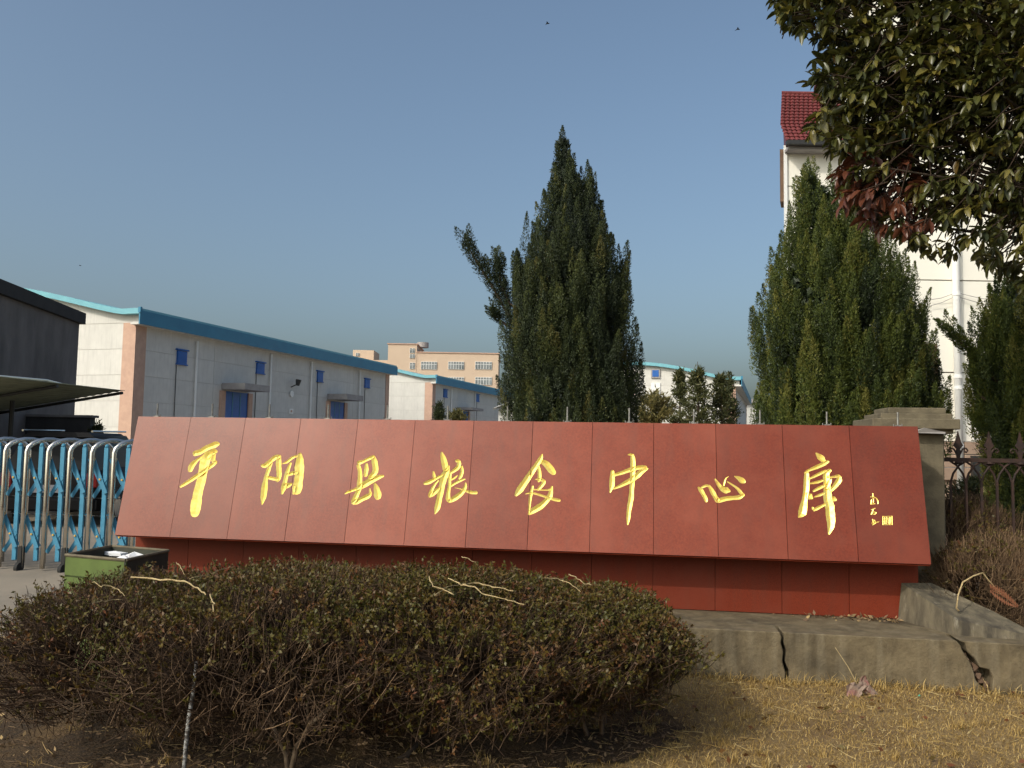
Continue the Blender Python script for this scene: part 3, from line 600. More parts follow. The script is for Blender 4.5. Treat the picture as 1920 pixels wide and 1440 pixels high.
            b = MB(); b.tube([Pt(-0.02, lm_, zb), Pt(-0.25, lm_, zb + 0.1), Pt(-0.4, lm_, zt - 0.25)], 0.03, 8); b.tube([Pt(-0.4, lm_, zt - 0.3), Pt(-0.42, lm_ + 0.05, zt)], [0.1, 0.16], 10); b.build('wall_lamp', MT['dark_metal'], t)
    def gablept(px, py): return on_pl(px, py, c - LD * 0.02, LD)
    for kind, x0, y0, x1, y1 in gable_items:
        a = gablept(x0, y0); d = gablept(x1, y1); q = (a + d) / 2; wd = abs((a - d).dot(GD)); h = a.z - d.z
        if kind == 'window':
            w = MB().box(q - LD * 0.05, wd, 0.12, h, (GD, LD, ZUP)).build('gable_window', MT['grey_paint'], t)
            MB().box(q - LD * 0.12, wd * 0.7, 0.03, h * 0.72, (GD, LD, ZUP)).build('shutter', MT['blue_panel'], w)
        else: MB().box(q - LD * 0.03, wd, 0.08, h, (GD, LD, ZUP)).build('gable_door', MT['window_white'] if kind == 'pale' else MT['blue_panel'], t)
    return t
cA = at_y(245, 824, 34.0); cA.z = 0; HeA = at_y(245, 605, 34.0).z
def side_len(c, px): q = on_pl(px, 760, c, LN); return (q - c).dot(LD)
lenA = side_len(cA, 727)
warehouse(cA, HeA, 17.0, lenA, 'long white warehouse with blue eave behind the left half of the sign', [
    ('hatch', 331, 657, 347, 684), ('hatch', 480, 680, 493, 701), ('hatch', 594, 697, 603, 716), ('hatch', 683, 711, 691, 727),
    ('cable', 329, 684, 329, 800), ('cable', 479, 701, 479, 800), ('cable', 594, 716, 594, 800), ('cable', 683, 727, 683, 800),
    ('pipe', 367, 640, 367, 800), ('pipe', 506, 664, 506, 800), ('pipe', 582, 678, 582, 800), ('pipe', 673, 694, 673, 800),
    ('door', 420, 733, 460, 800), ('porch', 415, 719, 463, 730), ('door', 617, 752, 642, 800), ('porch', 613, 739, 645, 748),
    ('disc', 542, 732, 548, 745), ('plate', 541, 766, 548, 776), ('lamp', 544, 712, 547, 726)], [])
cB = at_y(808, 834, 64.5); cB.z = 0; HeB = at_y(808, 717, 64.5).z
warehouse(cB, HeB, 17.0, 25, 'smaller-looking white warehouse with blue roof in front of the beige block', [
    ('hatch', 831, 731, 837, 745), ('hatch', 892, 740, 897, 753), ('cable', 832, 746, 832, 790), ('cable', 893, 754, 893, 790),
    ('pipe', 845, 722, 845, 790), ('pipe', 890, 732, 890, 790), ('porch', 858, 764, 880, 768), ('door', 860, 770, 876, 790)], [])
cC = at_y(1378, 841, 57.0); cC.z = 0; HeC = at_y(1378, 722, 57.0).z
warehouse(cC, HeC, 13.4, 24, 'white arched gable warehouse between the two tall junipers', [], [('window', 1221, 692, 1238, 709), ('pale', 1221, 718, 1238, 760)], rise=1.15)

# ------------------------------------------------------------------ beige block far behind
bY = 130.0
bb = thing('beige_block', at_y(840, 833, bY), 'distant beige flat-roofed office block with white framed windows', 'building')
def bx(x0, x1, y0, Y, dep, name, m):
    a = at_y(x0, y0, Y); d = at_y(x1, y0, Y)
    return MB().box(((a.x + d.x) / 2, Y + dep / 2, a.z / 2), d.x - a.x, dep, a.z).build(name, m, bb)
bx(728, 782, 645, bY, 9, 'stair_tower', MT['beige']); bx(782.1, 935, 661, bY + 0.02, 14, 'main_block', MT['beige'])
bx(662, 701, 656, bY + 12, 6, 'roof_room', MT['beige']); bx(640, 728, 674, bY + 10, 12, 'rear_wing', MT['beige'])
for (x0, x1, y0, Y, dep) in ((728, 782, 645, bY, 9), (782.1, 935, 661, bY + 0.02, 14)):
    a = at_y(x0, y0, Y); d = at_y(x1, y0, Y); MB().box(((a.x + d.x) / 2, Y + dep / 2, a.z + 0.06), d.x - a.x + 0.3, dep + 0.3, 0.14).build('parapet_coping', MT['pink'], bb)
a = at_y(793, 652, bY + 4); MB().tube([a, a + V((0, 0, 0.8))], [0.9, 0.9], 16).build('roof_tank', MT['grey_paint'], bb)
def bwin(x0, x1, y0, y1, nx, Y=bY):
    a = at_y(x0, y0, Y); d = at_y(x1, y1, Y); w = MB(); wd = d.x - a.x; h = a.z - d.z
    w.box(((a.x + d.x) / 2, Y - 0.03, (a.z + d.z) / 2), wd, 0.14, h); f = w.build('window', MT['window_white'], bb)
    for i in range(nx):
        for j, (z0, z1) in enumerate(((0.03, 0.30), (0.35, 0.97))):
            MB().box((a.x + wd * (i + 0.5) / nx, Y - 0.115, a.z - h * (z0 + z1) / 2), wd / nx * 0.80, 0.03, h * (z1 - z0) * 0.94).build('pane', MT['glass'], f)
for x0, x1 in ((789.5, 819), (840.5, 870), (891, 922)):
    for y0, y1 in ((678, 693), (707, 722)): bwin(x0, x1, y0, y1, 6)
bwin(768.5, 777.5, 653, 662, 2); bwin(768.5, 777.5, 664, 672, 2); bwin(768.5, 777.5, 680, 692, 2); bwin(667, 674, 662, 668, 2, bY + 12)

# ------------------------------------------------------------------ sooty old building, carport, low wall, car on the left
f1 = at_y(137, 822, 24.6); f0 = at_y(-150, 818, 16.9); OD = (V((f1.x, f1.y, 0)) - V((f0.x, f0.y, 0))); olen = OD.length; OD.normalize(); ON = V((OD.y, -OD.x, 0))
oz = at_y(137, 607, 24.6).z
old = thing('old_building', V((f1.x, f1.y, 0)), 'sooty dark concrete building at the left edge of the yard', 'building')
def ob(l, w, z): q = V((f1.x, f1.y, 0)) - OD * l - ON * w; return V((q.x, q.y, z))
MB().prism([ob(0, 0, 0), ob(olen, 0, 0), ob(olen, 0, oz), ob(0, 0, oz)], -ON * 5).build('wall', MT['old_wall'], old)
MB().prism([ob(-0.15, -0.12, oz + 0.004), ob(-0.15, -0.12, oz + 0.33), ob(-0.15, 2.6, oz + 0.55), ob(-0.15, 5.15, oz + 0.33), ob(-0.15, 5.15, oz + 0.004)], -OD * (olen + 0.4)).build('roof', MT['old_roof'], old)

q1 = at_y(234, 733, 19.0); q2 = at_y(-60, 700, 14.2); q3 = at_y(-20, 775, 20.4)
car_port = thing('carport_canopy', V((q1.x, q1.y, 0)), 'ribbed green-grey carport canopy sticking out from the old building', 'canopy')
e1 = q2 - q1; e2 = q3 - q1
nr = 18
for k in range(nr):
    a = q1 + e2 * (k / nr); d = q1 + e2 * ((k + 0.94) / nr); m_ = (a + d) / 2 + ZUP * 0.022
    MB().prism([a, m_ - (m_ - a) * 0.3, m_ - (m_ - d) * 0.3, d, d + ZUP * 0.012, m_ + ZUP * 0.014, a + ZUP * 0.012], e1).build('roof_sheet', MT['canopy'], car_port)
for s in (0.02, 0.5, 0.98):
    a = q1 + e1 * s - ZUP * 0.05; d = a + e2 - ZUP * 0.0; MB().tube([a, d], 0.035, 6).build('purlin', MT['dark_metal'], car_port)
for s in (0.3, 0.95):
    a = q1 + e1 * s + e2 * 0.5; MB().tube([V((a.x, a.y, 0)), a - ZUP * 0.03], 0.05, 8).build('post', MT['dark_metal'], car_port)
a = q1 + e2 * 0.22 + ZUP * 0.10; MB().tube([a + e1 * 0.02, a + e1 * 0.35 + ZUP * 0.14, a + e1 * 0.8 + ZUP * 0.1], 0.02, 6).build('edge_cable', MT['white_plastic'], car_port)

wv = at_y(170, 783, 21.5)
lw = thing('dark_yard_wall', V((wv.x - 3, wv.y, 0)), 'low blackened wall behind the parked black car', 'wall')
MB().box((wv.x - 4.5, wv.y + 0.12, wv.z / 2), 9.0, 0.24, wv.z).build('wall_body', MT['old_roof'], lw)
MB().box((wv.x - 4.46, wv.y + 0.12, wv.z + 0.03), 9.06, 0.34, 0.06).build('coping', MT['old_wall'], lw)

def car(c, yaw, label):
    t = thing('parked_car', c, label, 'car')
    cs, sn = math.cos(yaw), math.sin(yaw)
    def W(x, y, z): return V((c[0] + x * cs - y * sn, c[1] + x * sn + y * cs, z))       # y forward
    st = [(-2.25, 0.45, 0.95, 0.80, 0.74), (-2.2, 0.30, 1.02, 0.88, 0.82), (-1.2, 0.24, 1.06, 0.92, 0.88), (0.9, 0.24, 1.04, 0.92, 0.88), (2.0, 0.28, 0.88, 0.88, 0.80), (2.25, 0.42, 0.72, 0.76, 0.68)]
    b = MB(); rings = []
    for y, z0, z1, w0, w1 in st:
        k = len(b.v); b.v += [tuple(W(*p)) for p in ((-w0 * .93, y, z0), (-w0, y, (z0 + z1) / 2), (-w1, y, z1), (w1, y, z1), (w0, y, (z0 + z1) / 2), (w0 * .93, y, z0))]; rings.append(k)
    for a_, d_ in zip(rings, rings[1:]):
        for i in range(6): b.f.append((a_ + i, a_ + (i + 1) % 6, d_ + (i + 1) % 6, d_ + i))
    b.f += [tuple(range(rings[0], rings[0] + 6)), tuple(range(rings[-1], rings[-1] + 6))[::-1]]
    b.build('body', MT['car_paint'], t, smooth=True)
    g = [(-2.12, 1.03, 0.80), (-1.80, 1.62, 0.60), (0.10, 1.68, 0.62), (1.05, 1.03, 0.80)]
    b = MB(); 
    for y, z, w in g: b.v += [tuple(W(-w, y, z)), tuple(W(w, y, z))]
    b.f += [(0, 1, 3, 2), (2, 3, 5, 4), (4, 5, 7, 6), (0, 2, 4, 6), (1, 7, 5, 3), (0, 6, 7, 1)]
    b.build('window_band', MT['car_glass'], t)
    b = MB(); b.prism([W(-0.63, -1.84, 1.63), W(-0.5, -1.8, 1.72), W(0.5, -1.8, 1.72), W(0.63, -1.84, 1.63)], W(0, 1.95, 0) - W(0, 0, 0)); b.build('roof', MT['car_paint'], t)
    for s in (-1, 1):
        MB().box(W(s * 0.72, -2.23, 0.85), 0.28, 0.10, 0.26, (W(1, 0, 0) - W(0, 0, 0), W(0, 1, 0) - W(0, 0, 0), ZUP)).build('tail_lamp', MT['tail_red'], t, bevel=0.02)
        MB().tube([W(s * 0.60, -1.9, 1.74), W(s * 0.60, 0.1, 1.76)], 0.02, 6).build('roof_rail', MT['stainless'], t)
        MB().box(W(s * 1.0, 0.75, 1.08), 0.2, 0.12, 0.14, (W(1, 0, 0) - W(0, 0, 0), W(0, 1, 0) - W(0, 0, 0), ZUP)).build('wing_mirror', MT['car_paint'], t, bevel=0.02)
        for y in (-1.35, 1.40):
            q = W(s * 0.80, y, 0.34); d = W(s * 0.94, y, 0.34); w = MB().tube([q, d], 0.34, 20).build('wheel', MT['rubber'], t); MB().tube([d, d + (d - q) * 0.05], 0.2, 12).build('rim', MT['stainless'], w)
    MB().box(W(0, -2.27, 0.70), 0.44, 0.03, 0.14, (W(1, 0, 0) - W(0, 0, 0), W(0, 1, 0) - W(0, 0, 0), ZUP)).build('number_plate', MT['plate'], t)
    MB().box(W(0, -2.28, 0.42), 1.7, 0.14, 0.22, (W(1, 0, 0) - W(0, 0, 0), W(0, 1, 0) - W(0, 0, 0), ZUP)).build('bumper', MT['car_paint'], t, bevel=0.03)
    return t
cp = at_y(95, 835, 16.0); car((cp.x, 17.6, 0.0), R(8), 'black car parked behind the folding gate, seen from the rear')

# ------------------------------------------------------------------ cream house on the right
HY = 15.0
hb = thing('cream_house', (at_y(1700, 850, HY).x, HY, 0), 'tall cream rendered house with red tiled roof behind the trees on the right', 'house')
hx = lambda px, py=600: at_y(px, py, HY).x
hz = lambda py, px=1700: at_y(px, py, HY).z
x0 = hx(1470, 400); xm = hx(1578, 100); x1 = 16.0; zpl = hz(829, 1820)
zl = [zpl, hz(698, 1760), hz(526, 1800), hz(349, 1480), hz(272, 1500)]
for a, d in zip(zl, zl[1:]): MB().box(((x0 + x1) / 2, HY + 2.0, (a + d) / 2), x1 - x0, 4.0, d - a - 0.022).build('wall_band', MT['cream'], hb)
for z in (zl[-1] + 0.0,): MB().box(((xm + x1) / 2, HY + 2.01, z + 3.0), x1 - xm, 4.0, 5.96).build('wall_band', MT['cream'], hb)
MB().box(((x0 + x1) / 2 + 0.1, HY + 2.1, 5), x1 - x0 - 0.3, 3.9, 3.4).build('wall_core', MT['grey_paint'], hb)
# tiled roof on the lower left wing, pitched towards the viewer
zr0, zr1 = at_y(1500, 266, HY - 0.3).z, at_y(1500, 179, HY + 0.7).z; rw0, rw1 = hx(1463, 220), hx(1578, 220)
rd = 1.0
roof = MB().prism([V((rw0, HY - 0.30, zr0)), V((rw0, HY - 0.30 + rd, zr1)), V((rw0, HY + rd + 1.7, zr1 - 0.05)), V((rw0, HY + 2.4, zr0))], V((rw1 - rw0, 0, 0))).build('lower_roof', MT['red_tile'], hb)
sl = V((0, rd, zr1 - zr0)); slen = sl.length; sl.normalize(); nr_, ncl = 15, 13; tw = (rw1 - rw0) / ncl; th_ = slen / nr_
vs, fs = [], []
pn = V((0, -sl.z, sl.y))
for j in range(nr_):
    for i in range(ncl):
        o_ = V((rw0 + tw * i, HY - 0.30, zr0)) + sl * (th_ * j) + pn * 0.004; k = len(vs); nn = 6
        for e in range(nn + 1):
            s = e / nn; hgt = 0.012 + 0.026 * (math.sin(math.pi * s * 1.0)) ** 1.0
            vs += [o_ + V((tw * s * 0.985, 0, 0)) + pn * (hgt + 0.024) - sl * (0.02 * math.sin(math.pi * s)), o_ + V((tw * s * 0.985, 0, 0)) + sl * (th_ * 1.06) + pn * hgt, o_ + V((tw * s * 0.985, 0, 0)) + pn * 0.0 - sl * (0.02 * math.sin(math.pi * s))]
        for e in range(nn): q = k + 3 * e; fs += [(q, q + 3, q + 4, q + 1), (q + 2, q + 5, q + 3, q)]
b = MB(); b.add(vs, fs); tl = b.build('roof_tiles', MT['red_tile'], hb); tag(tl, kind='stuff')
MB().tube([V((rw0, HY - 0.3 + rd, zr1 + 0.03)), V((rw1, HY - 0.3 + rd, zr1 + 0.03))], 0.05, 8).build('ridge_tile', MT['red_tile'], hb)
MB().box(((rw0 + rw1) / 2, HY - 0.33, zr0 - 0.03), rw1 - rw0, 0.10, 0.07).build('gutter', MT['dark_metal'], hb)
MB().box(((rw0 + rw1) / 2 + 0.03, HY - 0.13, zr0 - 0.09), rw1 - rw0 - 0.06, 0.25, 0.05).build('soffit', MT['grey_paint'], hb)
MB().box((hx(1466, 320), HY + 0.25, (hz(278, 1466) + hz(376, 1466)) / 2), 0.075, 0.4, hz(278, 1466) - hz(376, 1466)).build('corner_board', MT['brown_wood'], hb)
MB().box((hx(1472.5, 400), HY - 0.02, (hz(275, 1472) + zpl) / 2), 0.05, 0.05, hz(275, 1472) - zpl).build('corner_trim', MT['white_plastic'], hb)
MB().box((xm + 0.02, HY - 0.03, zr1 + 2.6), 0.08, 0.08, 4.6).build('corner_trim', MT['white_plastic'], hb)
MB().prism([V((xm - 0.25, HY - 0.55, hz(-250, 1600))), V((xm - 0.25, HY - 0.55, hz(-265, 1600))), V((xm - 0.25, HY + 2.2, hz(-265, 1600) + 1.6)), V((xm - 0.25, HY + 4.6, hz(-265, 1600))), V((xm - 0.25, HY + 4.6, hz(-250, 1600)))], V((x1 - xm + 0.5, 0, 0))).build('main_roof', MT['red_tile'], hb)
px_ = hx(1790, 650); b = MB(); b.tube([V((px_, HY - 0.09, 0.4)), V((px_, HY - 0.09, 10.0))], 0.062, 16); b.build('drain_pipe', MT['white_plastic'], hb, smooth=True)
for z in (hz(553, 1790), hz(707, 1790), hz(728, 1790), hz(380, 1790), 1.75): MB().tube([V((px_, HY - 0.09, z - 0.03)), V((px_, HY - 0.09, z + 0.03))], 0.072, 16).build('pipe_collar', MT['white_plastic'], hb)
# recessed porch opening behind the juniper
w = MB().box((hx(1732, 665), HY - 0.006, (hz(644, 1735) + hz(800, 1735)) / 2), hx(1756, 665) - hx(1708, 665), 0.05, hz(644, 1735) - hz(800, 1735)).build('window', MT['brown_wood'], hb); MB().box((hx(1728, 665), HY - 0.036, (hz(660, 1735) + hz(790, 1735)) / 2), 0.25, 0.02, 1.1).build('pane', MT['glass'], w)
for zz, n in ((zpl - 0.11, 26), (zpl - 0.335, 26), (zpl - 0.56, 26)):
    a = x0
    for i in range(n):
        wd_ = 0.34 + 0.06 * math.sin(i * 2.3 + zz * 9)
        MB().box((a + wd_ / 2, HY - 0.03, zz), wd_ - 0.012, 0.14, 0.213).build('plinth_tile', MT['stone_tile'], hb, bevel=0.006); a += wd_
MB().box(((x0 + x1) / 2, HY + 0.1, (zpl - 0.67) / 2), x1 - x0, 0.26, zpl - 0.68).build('plinth', MT['stone_tile'], hb)
MB().box((hx(1852, 872), HY - 0.14, hz(874, 1850)), hx(1888, 872) - hx(1812, 872), 0.10, hz(855, 1850) - hz(893, 1850)).build('vent_window', MT['dark_metal'], hb)
for k, (a, d) in enumerate((((1745, 562), (1786, 551)), ((1745, 573), (1786, 558)), ((1794, 549), (1885, 566)), ((1794, 556), (1885, 578)))):
    p = at_y(*a, HY - 0.06); q = at_y(*d, HY - 0.12); MB().tube([p, (p + q) / 2 - ZUP * 0.02, q], 0.006, 5).build('wall_wire', MT['grey_paint'], hb)

for o_ in hb.children_recursive:                      # the house stands oblique to the street: its flank runs back to the right
    for v_ in o_.data.vertices: v_.co.x += max(v_.co.y, 0.0) * 0.36

# ------------------------------------------------------------------ vegetation helpers (numpy)
def unit_rows(a): return a / (np.linalg.norm(a, axis=-1, keepdims=True) + 1e-9)
def perp(d, r): return unit_rows(np.cross(d, r))
def diamonds(p, d, L, W, tint, rng, face=None, fj=0.5):
    """n small pointed leaves: quad base, side, tip, side"""
    n = len(p); s = perp(d, rng.normal(size=(n, 3)) if face is None else face + rng.normal(size=(n, 3)) * fj); nn = np.cross(d, s)
    L = L[:, None]; W = W[:, None]
    v = np.stack([p, p + d * L * 0.45 + s * W / 2 + nn * W * 0.12, p + d * L, p + d * L * 0.45 - s * W / 2 + nn * W * 0.12], 1).reshape(-1, 3)
    f = np.arange(n * 4).reshape(n, 4)
    return v, f, np.repeat(tint, 4)
def tubes_np(paths, rad, tint):
    """paths (N,K,3), rad (N,K): three-sided tubes"""
    N_, K, _ = paths.shape
    t = unit_rows(paths[:, -1] - paths[:, 0]); r = np.tile(np.array([[0.31, 0.74, 0.59]]), (N_, 1)); a = perp(t, r); c = np.cross(t, a)
    ring = [a * math.cos(x) + c * math.sin(x) for x in (0, 2.094, 4.189)]
    v = np.stack([paths + g[:, None, :] * rad[:, :, None] for g in ring], 2)         # N,K,3,3
    base = (np.arange(N_) * K * 3)[:, None, None] + (np.arange(K - 1) * 3)[None, :, None]
    fs = []
    for k in range(3):
        k2 = (k + 1) % 3; fs.append(np.stack([base[..., 0] + k, base[..., 0] + k2, base[..., 0] + 3 + k2, base[..., 0] + 3 + k], -1).reshape(-1, 4))
    return v.reshape(-1, 3), np.concatenate(fs), np.repeat(tint, K * 3)
def bezier(p0, p1, p2, K):
    t = np.linspace(0, 1, K)[None, :, None]; return p0[:, None] * (1 - t) ** 2 + 2 * p1[:, None] * t * (1 - t) + p2[:, None] * t ** 2
def join(parts):
    vs, fs, ts = [], [], []; o = 0
    for v, f, t in parts: vs.append(v); fs.append(f + o); ts.append(t); o += len(v)
    return np.concatenate(vs), np.concatenate(fs), np.concatenate(ts)

def plume(rng, base, axis, L, r, n, tint0, size):
    """an upright juniper plume: short sprays on a spindle, leaning up and out"""
    axis = axis / np.linalg.norm(axis)
    a = np.cross(axis, [0.3, 0.9, 0.1]); a /= np.linalg.norm(a); c = np.cross(axis, a)
    h = rng.random(n) ** 0.85; th = rng.random(n) * 2 * np.pi
    lob = 1 + 0.22 * np.sin(3 * th + 9 * h + rng.random() * 6) 
    prof = np.sin(np.pi * np.clip(h * 0.84 + 0.16, 0, 1)) ** 0.75 * (1 - 0.5 * h)
    rr = r * prof * lob * (0.45 + 0.55 * rng.random(n) ** 0.5)
    out = np.cos(th)[:, None] * a + np.sin(th)[:, None] * c
    p = base + axis * (h * L)[:, None] + out * rr[:, None]
    d = unit_rows(axis * 0.85 + out * (0.75 * (1 - h * 0.6))[:, None] + rng.normal(size=(n, 3)) * 0.32)
    ln = size * (0.7 + 0.7 * rng.random(n)) * (1 - 0.25 * h)
    t = np.clip(tint0 + 0.10 * rng.normal(size=n) + 0.42 * (h - 0.5) + 0.12 * (rr / (r + 1e-6) - 0.5), 0, 1)  # lit tips and shaded feet of the plume are painted into the tint
    return diamonds(p, d, ln, ln * (0.30 + 0.14 * rng.random(n)), t, rng, out, 0.45)

def juniper(label, px_axis, Y, outline, spikes, branches, seed, mt, n_plumes, size=0.031, tint=(0.25, 0.6), brown=0.0, squash=0.85):
    """outline: rows (y, left, right) in photo px at distance Y -> crown half widths by height"""
    rng = np.random.default_rng(seed)
    base = at_y(px_axis, 830, Y); base.z = 0
    t = thing('juniper_tree', base, label, 'tree')
    rows = []
    for y, l, r in outline:
        A, B = at_y(l, y, Y), at_y(r, y, Y); rows.append((A.z, A.x, B.x))
    rows.sort(); rows = np.array(rows); zs = rows[:, 0]; zlo = 0.25
    zs = np.concatenate([[zlo], zs]); ls = np.concatenate([[rows[0, 1] + 0.2], rows[:, 1]]); rs_ = np.concatenate([[rows[0, 2] - 0.2], rows[:, 2]])
    parts = []
    ztop = zs[-1]
    w_at = lambda z: np.interp(z, zs, rs_ - ls)
    zz = np.linspace(zlo, ztop - 0.1, 200); ww = np.maximum(w_at(zz), 0.05); cdf = np.cumsum(ww); cdf /= cdf[-1]
    for i in range(n_plumes):
        z = np.interp(rng.random(), cdf, zz); wl_ = np.interp(z, zs, ls); wr_ = np.interp(z, zs, rs_); cx = (wl_ + wr_) / 2; rad = (wr_ - wl_) / 2
        th = rng.random() * 2 * np.pi
        if rng.random() < 0.35: th = -np.pi / 2 + rng.normal() * 0.9           # more on the viewer's side
        pr = min(0.105, 0.045 + 0.12 * rad) * (0.7 + 0.5 * rng.random()); L = pr * (4.2 + 2.0 * rng.random())
        k = (0.72 + 0.31 * rng.random()) * max(rad - pr * 0.5, 0.0)
        p = np.array([cx + math.cos(th) * k, Y + math.sin(th) * k * squash, z - L * 0.45])
        ax = np.array([math.cos(th) * 0.16, math.sin(th) * 0.16, 1.0]) + rng.normal(size=3) * np.array([0.07, 0.07, 0])
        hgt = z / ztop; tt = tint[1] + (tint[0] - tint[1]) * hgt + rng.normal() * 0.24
        if brown and rng.random() < brown * (1 - hgt): tt = 0.9
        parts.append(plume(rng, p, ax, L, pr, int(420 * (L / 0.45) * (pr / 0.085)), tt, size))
    for (tx, ty, bx_, by_, rp, dy) in spikes:                                    # pointed leaders, tip and foot in the photo
        A = np.array(at_y(bx_, by_, Y + dy)); B = np.array(at_y(tx, ty, Y + dy)); L = np.linalg.norm(B - A); r = rp * Y / FPX
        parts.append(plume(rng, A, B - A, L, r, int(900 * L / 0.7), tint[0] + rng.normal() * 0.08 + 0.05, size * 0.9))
    for (path, rp) in branches:
        pts = [np.array(at_y(x, y, Y)) for x, y in path]
        for a, b_ in zip(pts, pts[1:]):
            for k in range(9):
                q = a + (b_ - a) * (k + rng.random()) / 9; d = (b_ - a) / np.linalg.norm(b_ - a)
                ax = d * 0.9 + np.array([0, 0, 0.55]) + rng.normal(size=3) * 0.35
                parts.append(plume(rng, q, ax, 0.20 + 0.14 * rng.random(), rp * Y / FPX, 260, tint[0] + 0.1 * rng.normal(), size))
    # inner fill so that the crown is dense; its dark tint paints the shaded gaps
    n = 22000; z = np.interp(rng.random(n), cdf, zz); cx = (np.interp(z, zs, ls) + np.interp(z, zs, rs_)) / 2; rad = (np.interp(z, zs, rs_) - np.interp(z, zs, ls)) / 2
    th = rng.random(n) * 2 * np.pi; k = rad * 0.74 * np.sqrt(rng.random(n))
    p = np.stack([cx + np.cos(th) * k, Y + np.sin(th) * k * squash, z - 0.1], 1); d = unit_rows(rng.normal(size=(n, 3)) * 0.6 + np.array([0, 0, 0.8]))
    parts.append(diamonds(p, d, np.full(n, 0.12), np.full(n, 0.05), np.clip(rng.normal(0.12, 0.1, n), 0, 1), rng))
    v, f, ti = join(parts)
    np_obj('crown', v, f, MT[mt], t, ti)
    b = MB(); cx0 = float(np.interp(0.5, zs, (ls + rs_) / 2)); b.tube([(cx0, Y, -0.05), (cx0 + 0.03, Y, ztop * 0.4), (float((ls[-1] + rs_[-1]) / 2), Y, ztop * 0.92)], [0.13, 0.08, 0.012], 8); b.build('trunk', MT['bark'], t)
    for (path, rp) in branches:
        b = MB(); b.tube([at_y(x, y, Y) for x, y in ([(px_axis, path[0][1] + 60)] + path)], [0.035] + [0.02] * (len(path) - 1) + [0.005], 6); b.build('limb', MT['bark'], t)
    return t

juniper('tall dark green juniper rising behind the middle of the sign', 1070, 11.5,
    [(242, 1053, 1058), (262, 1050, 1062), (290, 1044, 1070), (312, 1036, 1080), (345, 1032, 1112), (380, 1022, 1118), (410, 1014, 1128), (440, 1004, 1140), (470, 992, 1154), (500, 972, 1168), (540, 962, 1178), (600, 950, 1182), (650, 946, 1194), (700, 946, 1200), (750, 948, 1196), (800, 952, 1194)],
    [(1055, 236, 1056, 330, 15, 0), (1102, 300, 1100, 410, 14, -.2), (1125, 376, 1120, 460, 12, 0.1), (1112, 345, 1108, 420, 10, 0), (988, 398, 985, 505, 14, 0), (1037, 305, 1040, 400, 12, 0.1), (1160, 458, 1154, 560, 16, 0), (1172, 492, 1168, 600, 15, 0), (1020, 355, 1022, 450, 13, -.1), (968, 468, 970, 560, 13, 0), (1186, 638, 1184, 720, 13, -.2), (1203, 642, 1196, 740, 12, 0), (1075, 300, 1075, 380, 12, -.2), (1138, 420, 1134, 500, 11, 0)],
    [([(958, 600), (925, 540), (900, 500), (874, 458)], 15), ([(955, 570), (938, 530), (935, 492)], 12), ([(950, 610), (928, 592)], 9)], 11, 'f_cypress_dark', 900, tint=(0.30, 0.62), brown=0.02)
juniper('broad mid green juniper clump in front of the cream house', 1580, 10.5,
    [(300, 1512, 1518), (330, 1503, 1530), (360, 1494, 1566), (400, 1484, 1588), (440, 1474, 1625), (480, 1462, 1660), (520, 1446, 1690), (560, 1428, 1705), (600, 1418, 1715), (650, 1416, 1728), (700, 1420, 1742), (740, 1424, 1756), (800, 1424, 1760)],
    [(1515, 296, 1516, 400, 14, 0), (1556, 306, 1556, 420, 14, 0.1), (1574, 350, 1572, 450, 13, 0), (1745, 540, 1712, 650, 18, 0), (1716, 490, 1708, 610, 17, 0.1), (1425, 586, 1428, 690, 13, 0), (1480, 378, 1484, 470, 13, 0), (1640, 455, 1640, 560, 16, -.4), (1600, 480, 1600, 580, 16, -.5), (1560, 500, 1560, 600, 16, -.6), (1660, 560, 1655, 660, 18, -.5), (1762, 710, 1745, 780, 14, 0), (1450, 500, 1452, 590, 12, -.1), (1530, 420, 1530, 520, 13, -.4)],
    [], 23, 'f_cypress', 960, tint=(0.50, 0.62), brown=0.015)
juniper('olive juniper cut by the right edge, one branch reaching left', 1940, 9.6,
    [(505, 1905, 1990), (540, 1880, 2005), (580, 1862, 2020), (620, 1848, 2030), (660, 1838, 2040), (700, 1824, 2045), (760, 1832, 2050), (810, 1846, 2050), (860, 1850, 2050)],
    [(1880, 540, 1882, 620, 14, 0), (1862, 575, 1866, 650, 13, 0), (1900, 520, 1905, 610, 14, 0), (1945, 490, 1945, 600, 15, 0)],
    [([(1846, 700), (1815, 655), (1780, 622)], 9), ([(1840, 745), (1822, 700)], 9), ([(1852, 820), (1838, 800)], 9)], 31, 'f_cypress', 480, tint=(0.58, 0.78), brown=0.05)

